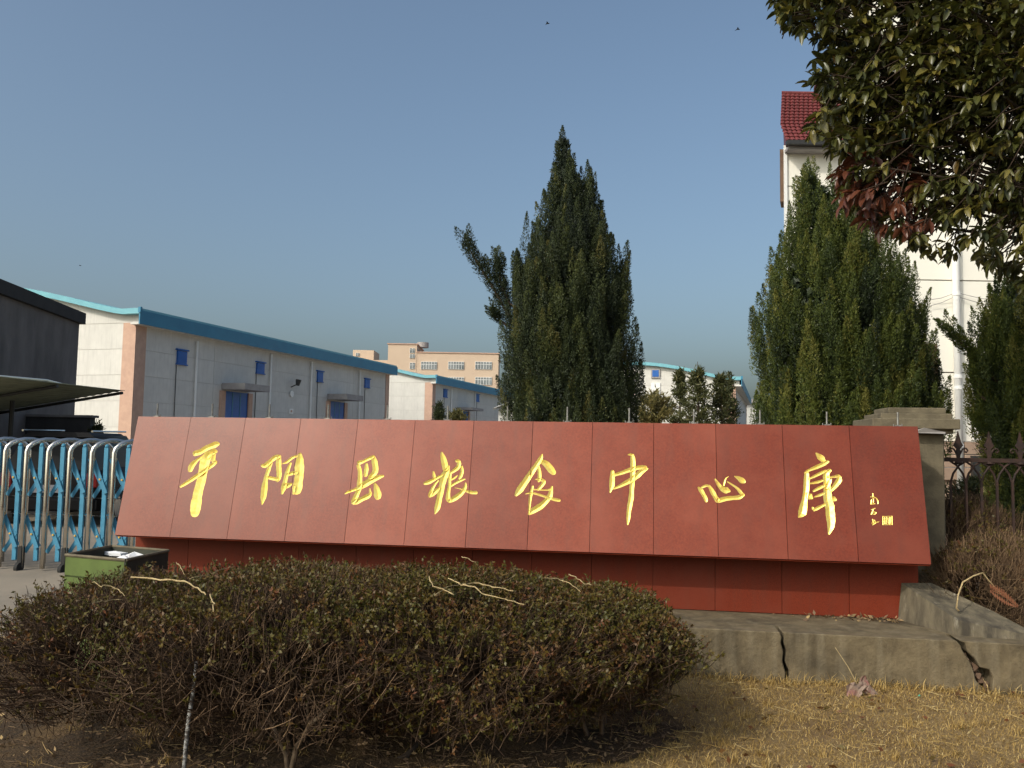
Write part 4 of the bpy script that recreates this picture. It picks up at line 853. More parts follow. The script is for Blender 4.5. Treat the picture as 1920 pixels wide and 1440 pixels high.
# small loose conifers and shrubs in front of the third warehouse
def small_tree(name, label, px, Y, top, bot, wpx, seed, mt, n, tint, cat, group=None, conic=True, size=0.22):
    rng = np.random.default_rng(seed); A = at_y(px, top, Y); B = at_y(px, bot, Y); H = A.z; hw = wpx / 2 * Y / FPX; z0 = max(0.15, B.z)
    t = thing(name, (A.x, Y, 0), label, cat, group)
    nb = 46; ph = rng.random(nb) * 6.28; hb_ = np.sort(rng.random(nb)); ps, ds = [], []
    paths = []
    for k in range(nb):
        h = hb_[k]; z = z0 + (H - z0) * h; rr = hw * ((1 - h) ** 0.8 + 0.03 if conic else math.sqrt(max(0.02, 1 - (2 * h - 0.9) ** 2))) * (0.6 + 0.5 * rng.random())
        tip = np.array([A.x + math.cos(ph[k]) * rr, Y + math.sin(ph[k]) * rr, z + 0.12 * rr])
        root = np.array([A.x, Y, z - 0.25 * rr]); paths.append(np.stack([root, (root + tip) / 2 - [0, 0, 0.03], tip]))
        m = n // nb; s = 0.25 + 0.75 * rng.random(m)[:, None]
        ps.append(root + (tip - root) * s + rng.normal(size=(m, 3)) * size * 0.35); ds.append(unit_rows((tip - root)[None] * 0.6 + rng.normal(size=(m, 3)) * 0.35 + [0, 0, 0.25]))
    p = np.concatenate(ps); d = np.concatenate(ds); n_ = len(p)
    v, f, ti = diamonds(p, d, size * (0.5 + rng.random(n_)), size * (0.18 + 0.15 * rng.random(n_)), np.clip(rng.normal(tint, 0.15, n_), 0, 1), rng)
    np_obj('crown', v, f, MT[mt], t, ti)
    v, f, ti = tubes_np(np.array(paths), np.tile([0.03, 0.02, 0.008], (nb, 1)), np.full(nb, 0.1)); tag(np_obj('limbs', v, f, MT['f_twig'], t, ti), kind='stuff')
    b = MB(); b.tube([(A.x, Y, -0.05), (A.x + 0.05, Y, H * 0.5), (A.x, Y, H)], [0.10, 0.06, 0.012], 7); b.build('trunk', MT['bark'], t)
GC = 'young conifers in front of the arched gable'
small_tree('young_conifer', 'short young conifer left of the tallest one before the arched gable', 1274, 40, 697, 800, 62, 41, 'f_shrub', 2300, 0.45, 'tree', GC)
small_tree('young_conifer', 'tallest young conifer in front of the arched warehouse gable', 1308, 38, 678, 800, 74, 42, 'f_shrub', 2700, 0.42, 'tree', GC)
small_tree('young_conifer', 'twin-topped young conifer by the right corner of the arched gable', 1352, 39, 701, 800, 60, 43, 'f_shrub', 2200, 0.42, 'tree', GC)
small_tree('young_conifer', 'thin young conifer spire nearest the eave of the arched gable', 1366, 40, 703, 800, 50, 44, 'f_shrub', 1500, 0.4, 'tree', GC)
small_tree('yellow_shrub', 'yellowish leafy shrub at the foot of the arched gable', 1226, 36, 738, 800, 78, 45, 'f_shrub', 2600, 0.85, 'shrub', None, False)
small_tree('dark_shrub', 'dark columnar shrub at the corner of the smaller-looking warehouse', 824, 52, 757, 800, 18, 46, 'f_shrub', 1400, 0.1, 'shrub', None, False)
small_tree('olive_shrub', 'low olive shrub along the wall of the smaller-looking warehouse', 856, 54, 772, 800, 40, 47, 'f_shrub', 1500, 0.7, 'shrub', None, False)
small_tree('yard_shrub', 'small dark shrub beside the parked black car', 182, 19.5, 800, 850, 24, 48, 'f_shrub', 900, 0.15, 'shrub', None, False, 0.12)
small_tree('wall_shrub', 'dark hedge shrub under the vent window of the cream house', 1830, 12.6, 900, 1010, 170, 49, 'f_shrub', 5200, 0.12, 'shrub', None, False, 0.08)

# small pitched shed and far things in the yard gap
sd = at_y(940, 765, 60); shed = thing('small_shed', (sd.x, 60, 0), 'small pale shed roof peeping out left of the tall juniper', 'shed')
z_ = at_y(940, 757, 60).z
MB().box((sd.x + 1.0, 61.2, z_ / 2 - 0.2), 2.4, 2.2, z_ - 0.4).build('wall', MT['white_wall'], shed)
MB().prism([V((sd.x - 0.6, 59.6, z_ - 0.35)), V((sd.x + 0.75, 59.6, z_ + 0.25)), V((sd.x + 2.3, 59.6, z_ - 0.5)), V((sd.x + 0.75, 59.6, z_ + 0.1))], V((0, 3, 0))).build('roof', MT['window_white'], shed)
fh = at_y(1409, 765, 90); far = thing('far_shed', (fh.x, 90, 0), 'tiny distant white shed with a blue-grey roof right of the arched warehouse', 'shed')
zf = at_y(1409, 755, 90).z; MB().box((fh.x, 92, zf / 2), 1.2, 3, zf).build('wall', MT['white_wall'], far); MB().box((fh.x + 0.2, 92, zf + 0.2), 2.2, 4, 0.4).build('roof', MT['grey_paint'], far)
v_ = at_y(1412, 781, 62); van = thing('parked_van', (v_.x, 62, 0), 'small distant dark vehicle under the far white shed', 'van')
b = MB(); b.prism([V((v_.x - 0.9, 62, 0.4)), V((v_.x - 0.9, 62, 1.5)), V((v_.x - 0.7, 62, 3.0)), V((v_.x + 0.7, 62, 3.0)), V((v_.x + 0.9, 62, 1.5)), V((v_.x + 0.9, 62, 0.4))], V((0, 4.6, 0))); b.build('body', MT['grey_paint'], van, bevel=0.05)
MB().box((v_.x, 61.98, 2.2), 1.2, 0.06, 0.8).build('windscreen', MT['car_glass'], van)
for s in (-1, 1):
    for yy in (62.8, 65.8): MB().tube([V((v_.x + s * 0.75, yy, 0.4)), V((v_.x + s * 0.93, yy, 0.4))], 0.4, 14).build('wheel', MT['rubber'], van)

# ------------------------------------------------------------------ broad-leaved tree, top right
def leaf_mesh(droop, fold, name):
    rowsx = [(0, 0), (0.22, 0.165), (0.52, 0.225), (0.82, 0.15), (1.0, 0)]
    vs = []
    for s, w in rowsx:
        z = -droop * s * s
        if w == 0: vs.append((0, s, z))
        else: vs += [(-w, s, z + fold * w), (0, s, z), (w, s, z + fold * w)]
    fs = [(0, 2, 1), (0, 3, 2), (1, 2, 5, 4), (2, 3, 6, 5), (4, 5, 8, 7), (5, 6, 9, 8), (7, 8, 10), (8, 9, 10)]
    return vs, fs
LV, LF = leaf_mesh(0.22, 0.55, 'leaf'); LV = np.array(LV)
LFq = np.array([f for f in LF if len(f) == 4]); LFt = np.array([f for f in LF if len(f) == 3])
broad = thing('broadleaf_tree', (5.1, 6.8, 0), 'glossy broad-leaved tree with a patch of reddish leaves hanging in at top right', 'tree')
rng = np.random.default_rng(5)
poly = np.array([(1446, -60), (1450, 22), (1482, 40), (1520, 70), (1532, 110), (1520, 165), (1532, 205), (1512, 225), (1535, 268), (1565, 300), (1572, 372), (1612, 405), (1645, 430), (1695, 450), (1722, 478), (1790, 488), (1835, 500), (1870, 500), (1900, 530), (1960, 560), (2120, 580), (2350, 480), (2350, -120), (1900, -220), (1560, -160)], float)
cl = []
while len(cl) < 2000:
    q = rng.uniform((1430, -230), (2360, 590))
    if winding(q[None], poly)[0] == 0: continue
    if q[0] > 1950 and rng.random() < 0.72: continue
    if q[1] < -60 and rng.random() < 0.72: continue
    if q[1] > 280 and q[0] > 1700 and rng.random() < 0.55: continue
    Y = 5.9 + 1.15 * rng.random()
    P = at_y(q[0], q[1], Y); cl.append((P.x, P.y, P.z, q[0], q[1], Y))
cl = np.array(cl)
lp, ld, ln_, lw_, lt_ = [], [], [], [], []
hub = np.array([5.0, 6.9, 4.4]); tw_paths = []
for x, y, z, qx, qy, Y_ in cl:
    c = np.array([x, y, z]); o = c - hub; o /= np.linalg.norm(o)
    m = rng.integers(7, 12); ax = unit_rows((o * 0.9 + np.array([0, 0, -0.1]) + rng.normal(size=3) * 0.35)[None])[0]
    red = (1550 < qx < 1740 and 285 < qy < 445 and Y_ < 6.6 and rng.random() < 0.7) or (1520 < qx < 1545 and 150 < qy < 190 and rng.random() < 0.5)
    tw_paths.append(np.stack([c - ax * 0.28 + [0, 0, 0.04], c - ax * 0.1, c + ax * 0.02]))
    a = perp(ax[None], rng.normal(size=(1, 3)))[0]; b_ = np.cross(ax, a); t0 = rng.normal(0.45, 0.16)
    for k in range(m):
        th = k * 2.4 + rng.random() * 0.5; el = rng.uniform(0.25, 1.0)
        d = ax * el + (a * math.cos(th) + b_ * math.sin(th)) * (1.1 - el * 0.5) + np.array([0, 0, -0.35 - 0.25 * red]); d /= np.linalg.norm(d)
        lp.append(c - ax * 0.10 * rng.random() + rng.normal(size=3) * 0.012); ld.append(d); L = rng.uniform(0.065, 0.13); ln_.append(L); lw_.append(L * rng.uniform(0.75, 0.98))
        lt_.append(rng.uniform(0.87, 1.0) if red else min(0.82, max(0.0, t0 + rng.normal() * 0.14)) if rng.random() > 0.012 else 0.84)
lp, ld, ln_, lw_, lt_ = map(np.array, (lp, ld, ln_, lw_, lt_))
n = len(lp); side = unit_rows(np.cross(ld, np.array([0, 0, 1.0]) + rng.normal(size=(n, 3)) * 0.35)); nrm = np.cross(side, ld)
# the leaves that show largest in the picture become objects of their own
pp = np.array([proj(p) for p in lp]); dist = np.linalg.norm(lp - np.array(C0), axis=1)
facing = np.abs(np.einsum('ij,ij->i', nrm, unit_rows(np.array(C0) - lp))); edge = (pp[:, 0] > 1435) & (pp[:, 0] < 1915) & (pp[:, 1] > 5) & (pp[:, 1] < 560)
score = np.where(edge, ln_ / dist * (0.4 + 0.6 * facing) * (1.6 - 0.25 * (lp[:, 1] - 5.9)), 0)
big = np.argsort(-score)[:296]; rest = np.setdiff1d(np.arange(n), big)
def leaf_verts(i): return lp[i][:, None] + side[i][:, None] * (LV[None, :, 0:1] * lw_[i][:, None, None]) + ld[i][:, None] * (LV[None, :, 1:2] * ln_[i][:, None, None]) + nrm[i][:, None] * (LV[None, :, 2:3] * ln_[i][:, None, None])
v = leaf_verts(rest); k = np.arange(len(rest))[:, None, None] * 11
cr_ = np_obj('crown_leaves', v.reshape(-1, 3), [(LFq[None] + k).reshape(-1, 4), (LFt[None] + k).reshape(-1, 3)], MT['f_broad'], broad, np.repeat(lt_[rest], 11)); tag(cr_, kind='stuff')
protos = []
for tv in (0.15, 0.35, 0.5, 0.65, 0.8, 0.93):
    me = np_mesh('leaf', LV, [LFq, LFt], np.full(11, tv)); me.materials.append(MT['f_broad']); protos.append((tv, me))
for i in big:
    me = min(protos, key=lambda q: abs(q[0] - lt_[i]))[1]
    o = bpy.data.objects.new('leaf', me); COL.objects.link(o); o.parent = broad; WL[o.name] = WL[broad.name]
    p = lp[i] - np.array(WL[broad.name]); M_ = Matrix.Identity(4)
    for r_ in range(3): M_[r_][0] = side[i][r_] * lw_[i]; M_[r_][1] = ld[i][r_] * ln_[i]; M_[r_][2] = nrm[i][r_] * ln_[i]; M_[r_][3] = p[r_]
    o.matrix_local = M_
v, f, ti = tubes_np(np.array(tw_paths), np.tile([0.006, 0.0045, 0.002], (len(tw_paths), 1)), np.full(len(tw_paths), 0.15)); tag(np_obj('twigs', v, f, MT['f_twig'], broad, ti), kind='stuff')
# limbs: from the trunk to groups of clusters
b = MB(); b.tube([(5.1, 6.8, -0.05), (5.15, 6.8, 1.2), (5.0, 6.8, 2.4), (5.1, 6.8, 3.8), (4.9, 6.8, 4.8), (5.0, 6.8, 5.6)], [0.15, 0.12, 0.11, 0.09, 0.06, 0.02], 10); b.build('trunk', MT['bark'], broad, smooth=True)
sel = rng.permutation(len(cl))[:110]
for j, i in enumerate(sel):
    tip = V(cl[i, :3]); root = V((5.05, 6.8, min(5.6, max(3.1, tip.z - 0.5 - 0.3 * (V((5.05, 6.8, 0)) - V((tip.x, tip.y, 0))).length)))); mid = (root + tip) / 2 + V((rng.normal() * 0.1, rng.normal() * 0.1, 0.14 + rng.normal() * 0.08))
    b = MB(); b.tube([root, (root + mid) / 2 + V((0, 0, 0.06)), mid, (mid + tip) / 2 + V((rng.normal() * 0.03, 0, rng.normal() * 0.03)), tip], [0.028, 0.021, 0.015, 0.009, 0.003], 6); b.build('limb', MT['bark'], broad)

# ------------------------------------------------------------------ azalea hedge in the foreground
def azalea(label, cx, cy, rx, ry, H, seed, leafy, n_tw, stems, flat=2.6, zc=0.50, twig_t=0.45, cat='shrub', group='azalea shrubs in front of the sign', bare_front=0.5, name='azalea_shrub', low=0.42):
    rng = np.random.default_rng(seed); t = thing(name, (cx, cy, 0), label, cat, group)
    # shell points: flattened dome
    def shell(n, k0=0.86, k1=1.0):
        u = unit_rows(rng.normal(size=(n, 3))); u[:, 2] = np.where(u[:, 2] < -0.55, -u[:, 2], u[:, 2])
        s = (np.abs(u[:, 0]) ** flat + np.abs(u[:, 1]) ** flat + np.abs(u[:, 2]) ** flat) ** (-1 / flat); u = u * s[:, None]
        lump = 1 + 0.11 * np.sin(u[:, 0] * 5 + seed) * np.cos(u[:, 1] * 6) + 0.07 * np.sin(u[:, 2] * 9 + u[:, 0] * 8) + 0.06 * rng.normal(size=n)
        k = (k0 + (k1 - k0) * rng.random(n)) * lump
        zz_ = np.where(u[:, 2] > 0, zc + u[:, 2] * (H - zc) * (1 + 0.09 * np.sin(4 * u[:, 0] + 2 * seed) * np.cos(5 * u[:, 1] + seed) + 0.05 * rng.normal(size=n)), zc + u[:, 2] * low)
        taper = np.where(u[:, 2] < 0, 1 + 0.46 * u[:, 2], 1)
        return np.stack([cx + u[:, 0] * rx * k * taper, cy + u[:, 1] * ry * k * taper, zz_], 1), u
    bases = np.array([[cx + rng.uniform(-0.28, 0.28) * rx, cy + rng.uniform(-0.3, 0.3) * ry, -0.02] for _ in range(stems)])
    tg, _ = shell(stems * 5, 0.7, 0.9); bi = np.repeat(np.arange(stems), 5); p0 = bases[bi]
    # each main stem goes to the mean of its targets half way, then forks
    parts = []
    fork = np.array([bases[i] + (tg[bi == i].mean(0) - bases[i]) * 0.45 + rng.normal(size=3) * 0.03 for i in range(stems)])
    parts.append(tubes_np(bezier(bases, (bases + fork) / 2 + rng.normal(size=(stems, 3)) * 0.04, fork, 6), np.tile(np.linspace(0.020, 0.012, 6), (stems, 1)), np.clip(rng.normal(0.75, 0.15, stems), 0, 1)))
    parts.append(tubes_np(bezier(fork[bi], (fork[bi] + tg) / 2 + rng.normal(size=tg.shape) * 0.05, tg, 6), np.tile(np.linspace(0.011, 0.0035, 6), (len(tg), 1)), np.clip(rng.normal(0.6, 0.18, len(tg)), 0, 1)))
    v, f, ti = join(parts); np_obj('stems', v, f, MT['f_twig'], t, ti)
    # thin branches to the shell
    n1 = n_tw // 4; s1, _ = shell(n1, 0.8, 0.96); src = tg[rng.integers(0, len(tg), n1)]; 
    dd = np.linalg.norm(tg[None, ::3] - s1[:, None], axis=2).argmin(1); src = tg[::3][dd] * 0.6 + fork[bi[::3][dd]] * 0.4
    parts = [tubes_np(bezier(src, (src + s1) / 2 + rng.normal(size=s1.shape) * 0.05, s1, 5), np.tile(np.linspace(0.0042, 0.0018, 5), (n1, 1)), np.clip(rng.normal(twig_t, 0.2, n1), 0, 1))]
    s2, u2 = shell(n_tw, 0.80, 1.0); out = unit_rows(u2 * np.array([0.8, 0.8, 0.7]) + np.array([0, 0, 0.75]) + rng.normal(size=u2.shape) * 0.45)
    L = np.where(rng.random(n_tw) < 0.05, rng.uniform(0.2, 0.36, n_tw), rng.uniform(0.07, 0.20, n_tw))[:, None]; p0 = s2 - out * L * 0.70; p2 = s2 + out * L * 0.30
    parts.append(tubes_np(bezier(p0, (p0 + p2) / 2 + rng.normal(size=p0.shape) * 0.018, p2, 4), np.tile(np.linspace(0.0024, 0.0011, 4), (n_tw, 1)), np.clip(rng.normal(twig_t, 0.25, n_tw), 0, 1)))
    v, f, ti = join(parts); tag(np_obj('twigs', v, f, MT['f_twig'], t, ti), kind='stuff')
    # leaf rosettes
    front = np.clip(-u2[:, 1], 0, 1) * (u2[:, 2] < 0.5)
    keep = rng.random(n_tw) < leafy * (1 - bare_front * front) * np.where(u2[:, 2] < -0.2, 0.55, 1)
    c = p2[keep]; o = out[keep]; m = 8; n = len(c) * m
    cc = np.repeat(c, m, 0) - np.repeat(o, m, 0) * rng.uniform(0, 0.05, n)[:, None]
    d = unit_rows(np.repeat(o, m, 0) * 0.5 + rng.normal(size=(n, 3)) * 0.75)
    patch = np.sin(c[:, 0] * 7 + seed) * np.sin(c[:, 1] * 9 + c[:, 2] * 6)
    tt = np.repeat(np.clip(0.48 + 0.25 * patch + rng.normal(size=len(c)) * 0.2, 0, 1), m) + rng.normal(size=n) * 0.1
    ll = rng.uniform(0.014, 0.028, n); v, f, ti = diamonds(cc, d, ll, ll * 0.5, np.clip(tt, 0, 1), rng)
    tag(np_obj('leaves', v, f, MT['f_azalea'], t, ti), kind='stuff')
    return t
azalea('bare twiggy azalea at the left end of the hedge', -1.96, 4.72, 0.74, 0.94, 0.80, 61, 0.34, 5200, 9, twig_t=0.5)
azalea('half bare azalea with twin pale stems, second shrub from the left', -1.20, 4.70, 0.88, 1.06, 0.86, 62, 0.55, 6600, 8, twig_t=0.55, bare_front=0.85, low=0.47)
TW = bpy.data.objects[[o.name for o in bpy.data.objects if o.get('label', '').startswith('half bare')][0]]
for pth, r0 in (([(541, 1452, 4.15), (536, 1415, 4.15), (515, 1370, 4.12), (495, 1330, 4.15)], 0.014), ([(545, 1452, 4.15), (556, 1400, 4.15), (585, 1355, 4.1), (640, 1310, 4.12), (668, 1270, 4.2)], 0.015), ([(580, 1360, 4.11), (576, 1320, 4.1), (590, 1270, 4.15)], 0.008)):
    b = MB(); b.tube([at_y(*p) for p in pth], list(np.linspace(r0, r0 * 0.45, len(pth))), 8); b.build('pale_stem', MT['stem'], TW, smooth=True)
azalea('dense brown-green azalea in the middle of the hedge', -0.28, 4.78, 0.88, 1.02, 0.84, 63, 0.95, 6600, 9, twig_t=0.35, bare_front=0.3, low=0.47)
azalea('leafy green azalea at the right end of the hedge', 0.40, 4.95, 0.60, 0.78, 0.74, 64, 0.95, 5200, 9, twig_t=0.35, bare_front=0.2)

# dead scrub behind the side wall
azalea('dead brown scrub against the gate post at right', 3.85, 7.35, 0.62, 0.34, 1.18, 71, 0.10, 5600, 9, twig_t=0.65, group='dead scrub right of the sign', name='dead_scrub', zc=0.55)
azalea('dead brown scrub leaning over the low side wall', 3.82, 6.60, 0.66, 0.40, 0.94, 72, 0.10, 6200, 9, twig_t=0.78, group='dead scrub right of the sign', name='dead_scrub', zc=0.45)
azalea('dead brown scrub at the right edge below the juniper', 4.75, 6.9, 0.6, 0.6, 1.05, 73, 0.10, 5000, 8, twig_t=0.7, group='dead scrub right of the sign', name='dead_scrub', zc=0.5)

def grass(name, label, n, area, hmin, hmax, mt, seed, kindtag, wid=0.0032, lean=0.9, zf=None, tmean=0.5, parent=None):
    rng = np.random.default_rng(seed); P = area(rng, n); n = len(P); z = zf(P[:, 0], P[:, 1]) if zf else np.zeros(n)
    h = rng.uniform(hmin, hmax, n); az = rng.random(n) * 6.283; ln = lean * rng.random(n) ** 0.7
    d = np.stack([np.cos(az) * ln, np.sin(az) * ln, np.ones(n)], 1); d = unit_rows(d)
    s = unit_rows(np.stack([-np.sin(az + rng.normal(size=n)), np.cos(az + rng.normal(size=n)), np.zeros(n)], 1)) * wid * rng.uniform(0.6, 1.3, n)[:, None]
    p0 = np.stack([P[:, 0], P[:, 1], z - 0.004], 1); p1 = p0 + d * (h * 0.55)[:, None]; p2 = p0 + unit_rows(d * np.array([1.7, 1.7, 0.8]))* h[:, None]
    v = np.stack([p0 - s, p0 + s, p1 + s * 0.8, p1 - s * 0.8, p2], 1).reshape(-1, 3); k = np.arange(n)[:, None] * 5
    f4 = np.array([[0, 1, 2, 3]]) + k; f3 = np.array([[3, 2, 4]]) + k
    clump = 0.5 + 0.5 * np.sin(P[:, 0] * 6.1) * np.sin(P[:, 1] * 7.7 + 1)
    t = np.clip(tmean + 0.16 * (clump - 0.5) + rng.normal(size=n) * 0.27, 0, 1)
    o = np_obj(name, v, [f4, f3], MT[mt], parent, np.repeat(t, 5)); tag(o, label, kindtag, kind='stuff'); return o
def lawn_area(rng, n):
    x = rng.uniform(-5, 5, n); y = rng.uniform(2.6, 6.75, n)
    front = (np.stack([x, y], 1) - np.array([KP.x, KP.y])) @ np.array([-SN.x, -SN.y])
    inbed = winding(np.stack([x, y], 1), BED) != 0
    dens = np.where(inbed, 0.30 * (0.5 + 0.5 * np.sin(3.1 * x + 1) * np.sin(4.3 * y)) + 0.06, 1.0) * np.where(y > 3.9, 1.0, 0.45)
    keep = (front < -0.01) & (rng.random(n) < dens) & ~((x < -2.6) & (y > 6.35))
    return np.stack([x, y], 1)[keep]
grass('lawn_grass', 'short dry straw-coloured grass in front of the kerb', 290000, lawn_area, 0.010, 0.045, 'f_grass', 81, 'grass', zf=lawn_z, wid=0.0017, lean=1.7)
def weed_area(rng, n): 
    x = rng.uniform(3.2, 6.0, n); y = rng.uniform(5.95, 7.3, n); q = np.stack([x, y], 1)
    return q[(x - 3.1) > (6.6 - y) * 0.75]
grass('dry_weeds', 'tall dry brown weeds behind the low side wall', 9000, weed_area, 0.15, 0.62, 'f_weed', 82, 'weeds', wid=0.0028, lean=0.55, tmean=0.4)
def kerb_area(rng, n):
    u = rng.uniform(-4.6, 1.6, n); w = np.abs(rng.normal(0, 0.03, n)) + 0.004; q = [KP + SU * a + SN * b_ for a, b_ in zip(u, w)]
    return np.array([(p.x, p.y) for p in q])
grass('kerb_straw', 'fringe of taller dead grass along the foot of the kerb', 2600, kerb_area, 0.03, 0.12, 'f_grass', 83, 'grass', wid=0.0022, lean=1.2, zf=lawn_z, tmean=0.55)
# loose straw and dead leaves lying about
rng = np.random.default_rng(84); n = 900
P = lawn_area(rng, 2600)[:n]; n = len(P); az = rng.random(n) * 6.28; L = rng.uniform(0.03, 0.13, n); p0 = np.stack([P[:, 0], P[:, 1], lawn_z(P[:, 0], P[:, 1]) + rng.uniform(0.012, 0.03, n)], 1)
dv = np.stack([np.cos(az), np.sin(az), rng.normal(size=n) * 0.12], 1) * L[:, None]
v, f, ti = tubes_np(bezier(p0, p0 + dv * 0.5 + rng.normal(size=(n, 3)) * 0.006, p0 + dv, 3), np.full((n, 3), 0.0016), np.clip(rng.normal(0.8, 0.2, n), 0, 1))
tag(np_obj('fallen_straw', v, f, MT['f_grass'], None, ti), 'loose bits of straw scattered over the lawn', 'straw', kind='stuff')
n = 500; P = lawn_area(rng, 1600)[:n]; n = len(P); p0 = np.stack([P[:, 0], P[:, 1], lawn_z(P[:, 0], P[:, 1]) + 0.02], 1); d = unit_rows(np.stack([rng.normal(size=n), rng.normal(size=n), rng.normal(size=n) * 0.25], 1)); L = rng.uniform(0.02, 0.05, n)
v, f, ti = diamonds(p0, d, L, L * 0.5, np.clip(rng.normal(0.75, 0.2, n), 0, 1), rng); tag(np_obj('fallen_leaves', v, f, MT['f_azalea'], None, ti), 'small brown dead leaves scattered on the grass', 'leaves', kind='stuff')

# ------------------------------------------------------------------ pale dry stalks lying on the hedge (traced at their place on the hedge top)
def hz_top(px, py): return on_z(px, py, 0.83)
ST = [('pale thick stalk lying flat across the left of the hedge', [(243, 1116), (300, 1119), (345, 1122), (370, 1138), (384, 1155)], 5),
 ('short bent stalk end dangling right of the longest stalk', [(392, 1158), (400, 1172), (398, 1188)], 4),
 ('thin twisted stalk left of the longest stalk', [(173, 1122), (188, 1133), (206, 1134), (222, 1138), (232, 1150)], 2.5),
 ('thin short stalk below the twisted one on the left shrub', [(170, 1171), (195, 1164), (212, 1160), (228, 1160)], 2.5),
 ('small upright stalk above the longest stalk', [(329, 1080), (337, 1093), (344, 1106)], 2.2),
 ('thin brownish stalk slanting up right of the longest stalk', [(355, 1119), (390, 1108), (425, 1096), (440, 1096)], 2.2),
 ('curved pale stalk, leftmost of the middle tangle', [(803, 1113), (812, 1128), (828, 1140), (850, 1148)], 4),
 ('long kinked stalk running down right through the middle tangle', [(840, 1118), (865, 1126), (890, 1138), (910, 1150), (945, 1158), (982, 1176)], 3.5),
 ('arched pale stalk at the right of the middle tangle', [(868, 1128), (890, 1124), (925, 1132), (962, 1146)], 4),
 ('thin stalk crossing the middle tangle upwards', [(815, 1148), (840, 1134), (868, 1122)], 2.5),
 ('thin stalk leaning up behind the middle tangle', [(940, 1128), (955, 1118), (966, 1107)], 2),
 ('bent straw with a drooping end on the right of the hedge', [(1020, 1116), (1050, 1117), (1070, 1125), (1088, 1141)], 3),
 ('short pale stalk, rightmost on the hedge', [(1065, 1104), (1078, 1113), (1095, 1120), (1110, 1125)], 3.2),
 ('very thin straw low on the right of the hedge', [(1024, 1166), (1050, 1161), (1075, 1162), (1095, 1166)], 1.6),
 ('small pale stalk at the back edge of the hedge', [(864, 1072), (878, 1074), (892, 1082)], 2.5)]
for lab, pts, w in ST:
    rr = random.Random(len(lab)); q = [on_z(x, y, 0.80 + 0.03 * math.sin(0.02 * x) + 0.035 * (1 if 760 < x < 1000 else 0) - 0.10 * max(0, (x - 900) / 400)) + V((0, 0, 0.085 + rr.uniform(-0.008, 0.012))) for x, y in pts]
    pa = bezier(np.array([q[0]]), np.array([q[0]]), np.array([q[0]]), 2); c3 = resample([tuple(p) for p in q], 0.03) if False else None
    r0 = w / 2 * (q[0] - C0).length / FPX * 0.9
    c4 = []
    for a_, d_ in zip(q, q[1:]):
        for k in range(4): c4.append(a_ + (d_ - a_) * (k / 4) + V((rr.uniform(-1, 1), rr.uniform(-1, 1), rr.uniform(-1, 1))) * 0.004)
    c4.append(q[-1]); b = MB(); b.tube(c4, [r0 * rr.uniform(0.55, 1.0) * (1 - 0.4 * k / len(c4)) for k in range(len(c4))], 5); o = b.build('dry_stalk', MT['straw'], smooth=True); tag(o, lab, 'stalk', 'dry stalks lying on the hedge')
q = [at_y(x, y, 3.95) for x, y in ((368, 1240), (362, 1300), (354, 1345), (349, 1395))]; q.append(V((q[-1].x - 0.01, q[-1].y, 0.0)))
b = MB(); b.tube(q, [0.007, 0.009, 0.010, 0.010, 0.010], 8); tag(b.build('thin_stake', MT['stake'], smooth=True), 'thin stake with peeling white paint standing inside the hedge', 'stake')
q = [at_y(890, 1420, 4.55) * 0 + on_z(725, 1437, 0.01), on_z(760, 1420, 0.05), on_z(800, 1376, 0.10)]
b = MB(); b.tube(q, [0.022, 0.018, 0.008], 8); tag(b.build('fallen_branch', MT['bark'], smooth=True), 'short thick dead branch lying under the middle of the hedge', 'branch')

# bent reed and fern frond on the side wall
q = [on_z(1820, 1161, HS + 0.06), on_z(1805, 1153, HS + 0.08), at_y(1793, 1140, 6.0), at_y(1797, 1115, 6.05), at_y(1805, 1092, 6.1), at_y(1825, 1080, 6.12), at_y(1842, 1074, 6.15), at_y(1860, 1095, 6.15), at_y(1880, 1118, 6.1)]
b = MB(); b.tube(q, [0.005, 0.006, 0.006, 0.006, 0.006, 0.0055, 0.005, 0.003, 0.002], 6); tag(b.build('bent_reed', MT['straw'], smooth=True), 'pale bent reed arching over the low side wall', 'reed')
fr = thing('fern_frond', at_y(1900, 1140, 6.0), 'rust red dead fern frond right of the bent reed', 'fern')
a = at_y(1858, 1106, 6.02); d = at_y(1908, 1138, 5.98); b = MB(); b.tube([a, (a + d) / 2 + ZUP * 0.015, d], 0.003, 5); b.build('stem', MT['fern'], fr)
for k in range(13):
    s = k / 12; p = a + (d - a) * s; L = 0.012 + 0.042 * math.sin(math.pi * min(1, s * 0.8 + 0.18))
    for sg in (-1, 1):
        e = p + V((0.012, -0.01, sg * L)) + (a - d).normalized() * 0.02; m_ = (p + e) / 2; w_ = (d - a).normalized() * 0.008
        MB().add([p, m_ + w_, e, m_ - w_], [(0, 1, 2, 3)]).build('leaflet', MT['fern'], fr)

# ------------------------------------------------------------------ green bin with white scraps, litter
ba = on_z(123, 1042, 0.80); bb_ = on_z(236, 1052, 0.80); bc = on_z(316, 1034, 0.80); bd = ba + (bc - bb_)
gbin = thing('green_bin', V((bb_.x, bb_.y, 0)), 'open green box bin with dark inside standing left of the sign', 'bin')
def wallp(p, q, name, m, z0=0.06): 
    d = (q - p).normalized(); nn_ = V((-d.y, d.x, 0)); 
    return MB().prism([V((p.x, p.y, z0)), V((q.x, q.y, z0)), V((q.x, q.y, 0.80)), V((p.x, p.y, 0.80))], nn_ * 0.012).build(name, m, gbin)
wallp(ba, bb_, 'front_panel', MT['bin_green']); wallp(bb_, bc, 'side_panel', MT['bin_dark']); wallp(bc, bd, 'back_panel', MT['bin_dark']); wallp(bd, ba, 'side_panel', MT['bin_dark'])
MB().prism([V((p.x, p.y, 0.66)) for p in (ba, bb_, bc, bd)], V((0, 0, 0.012))).build('inner_tray', MT['bin_dark'], gbin)
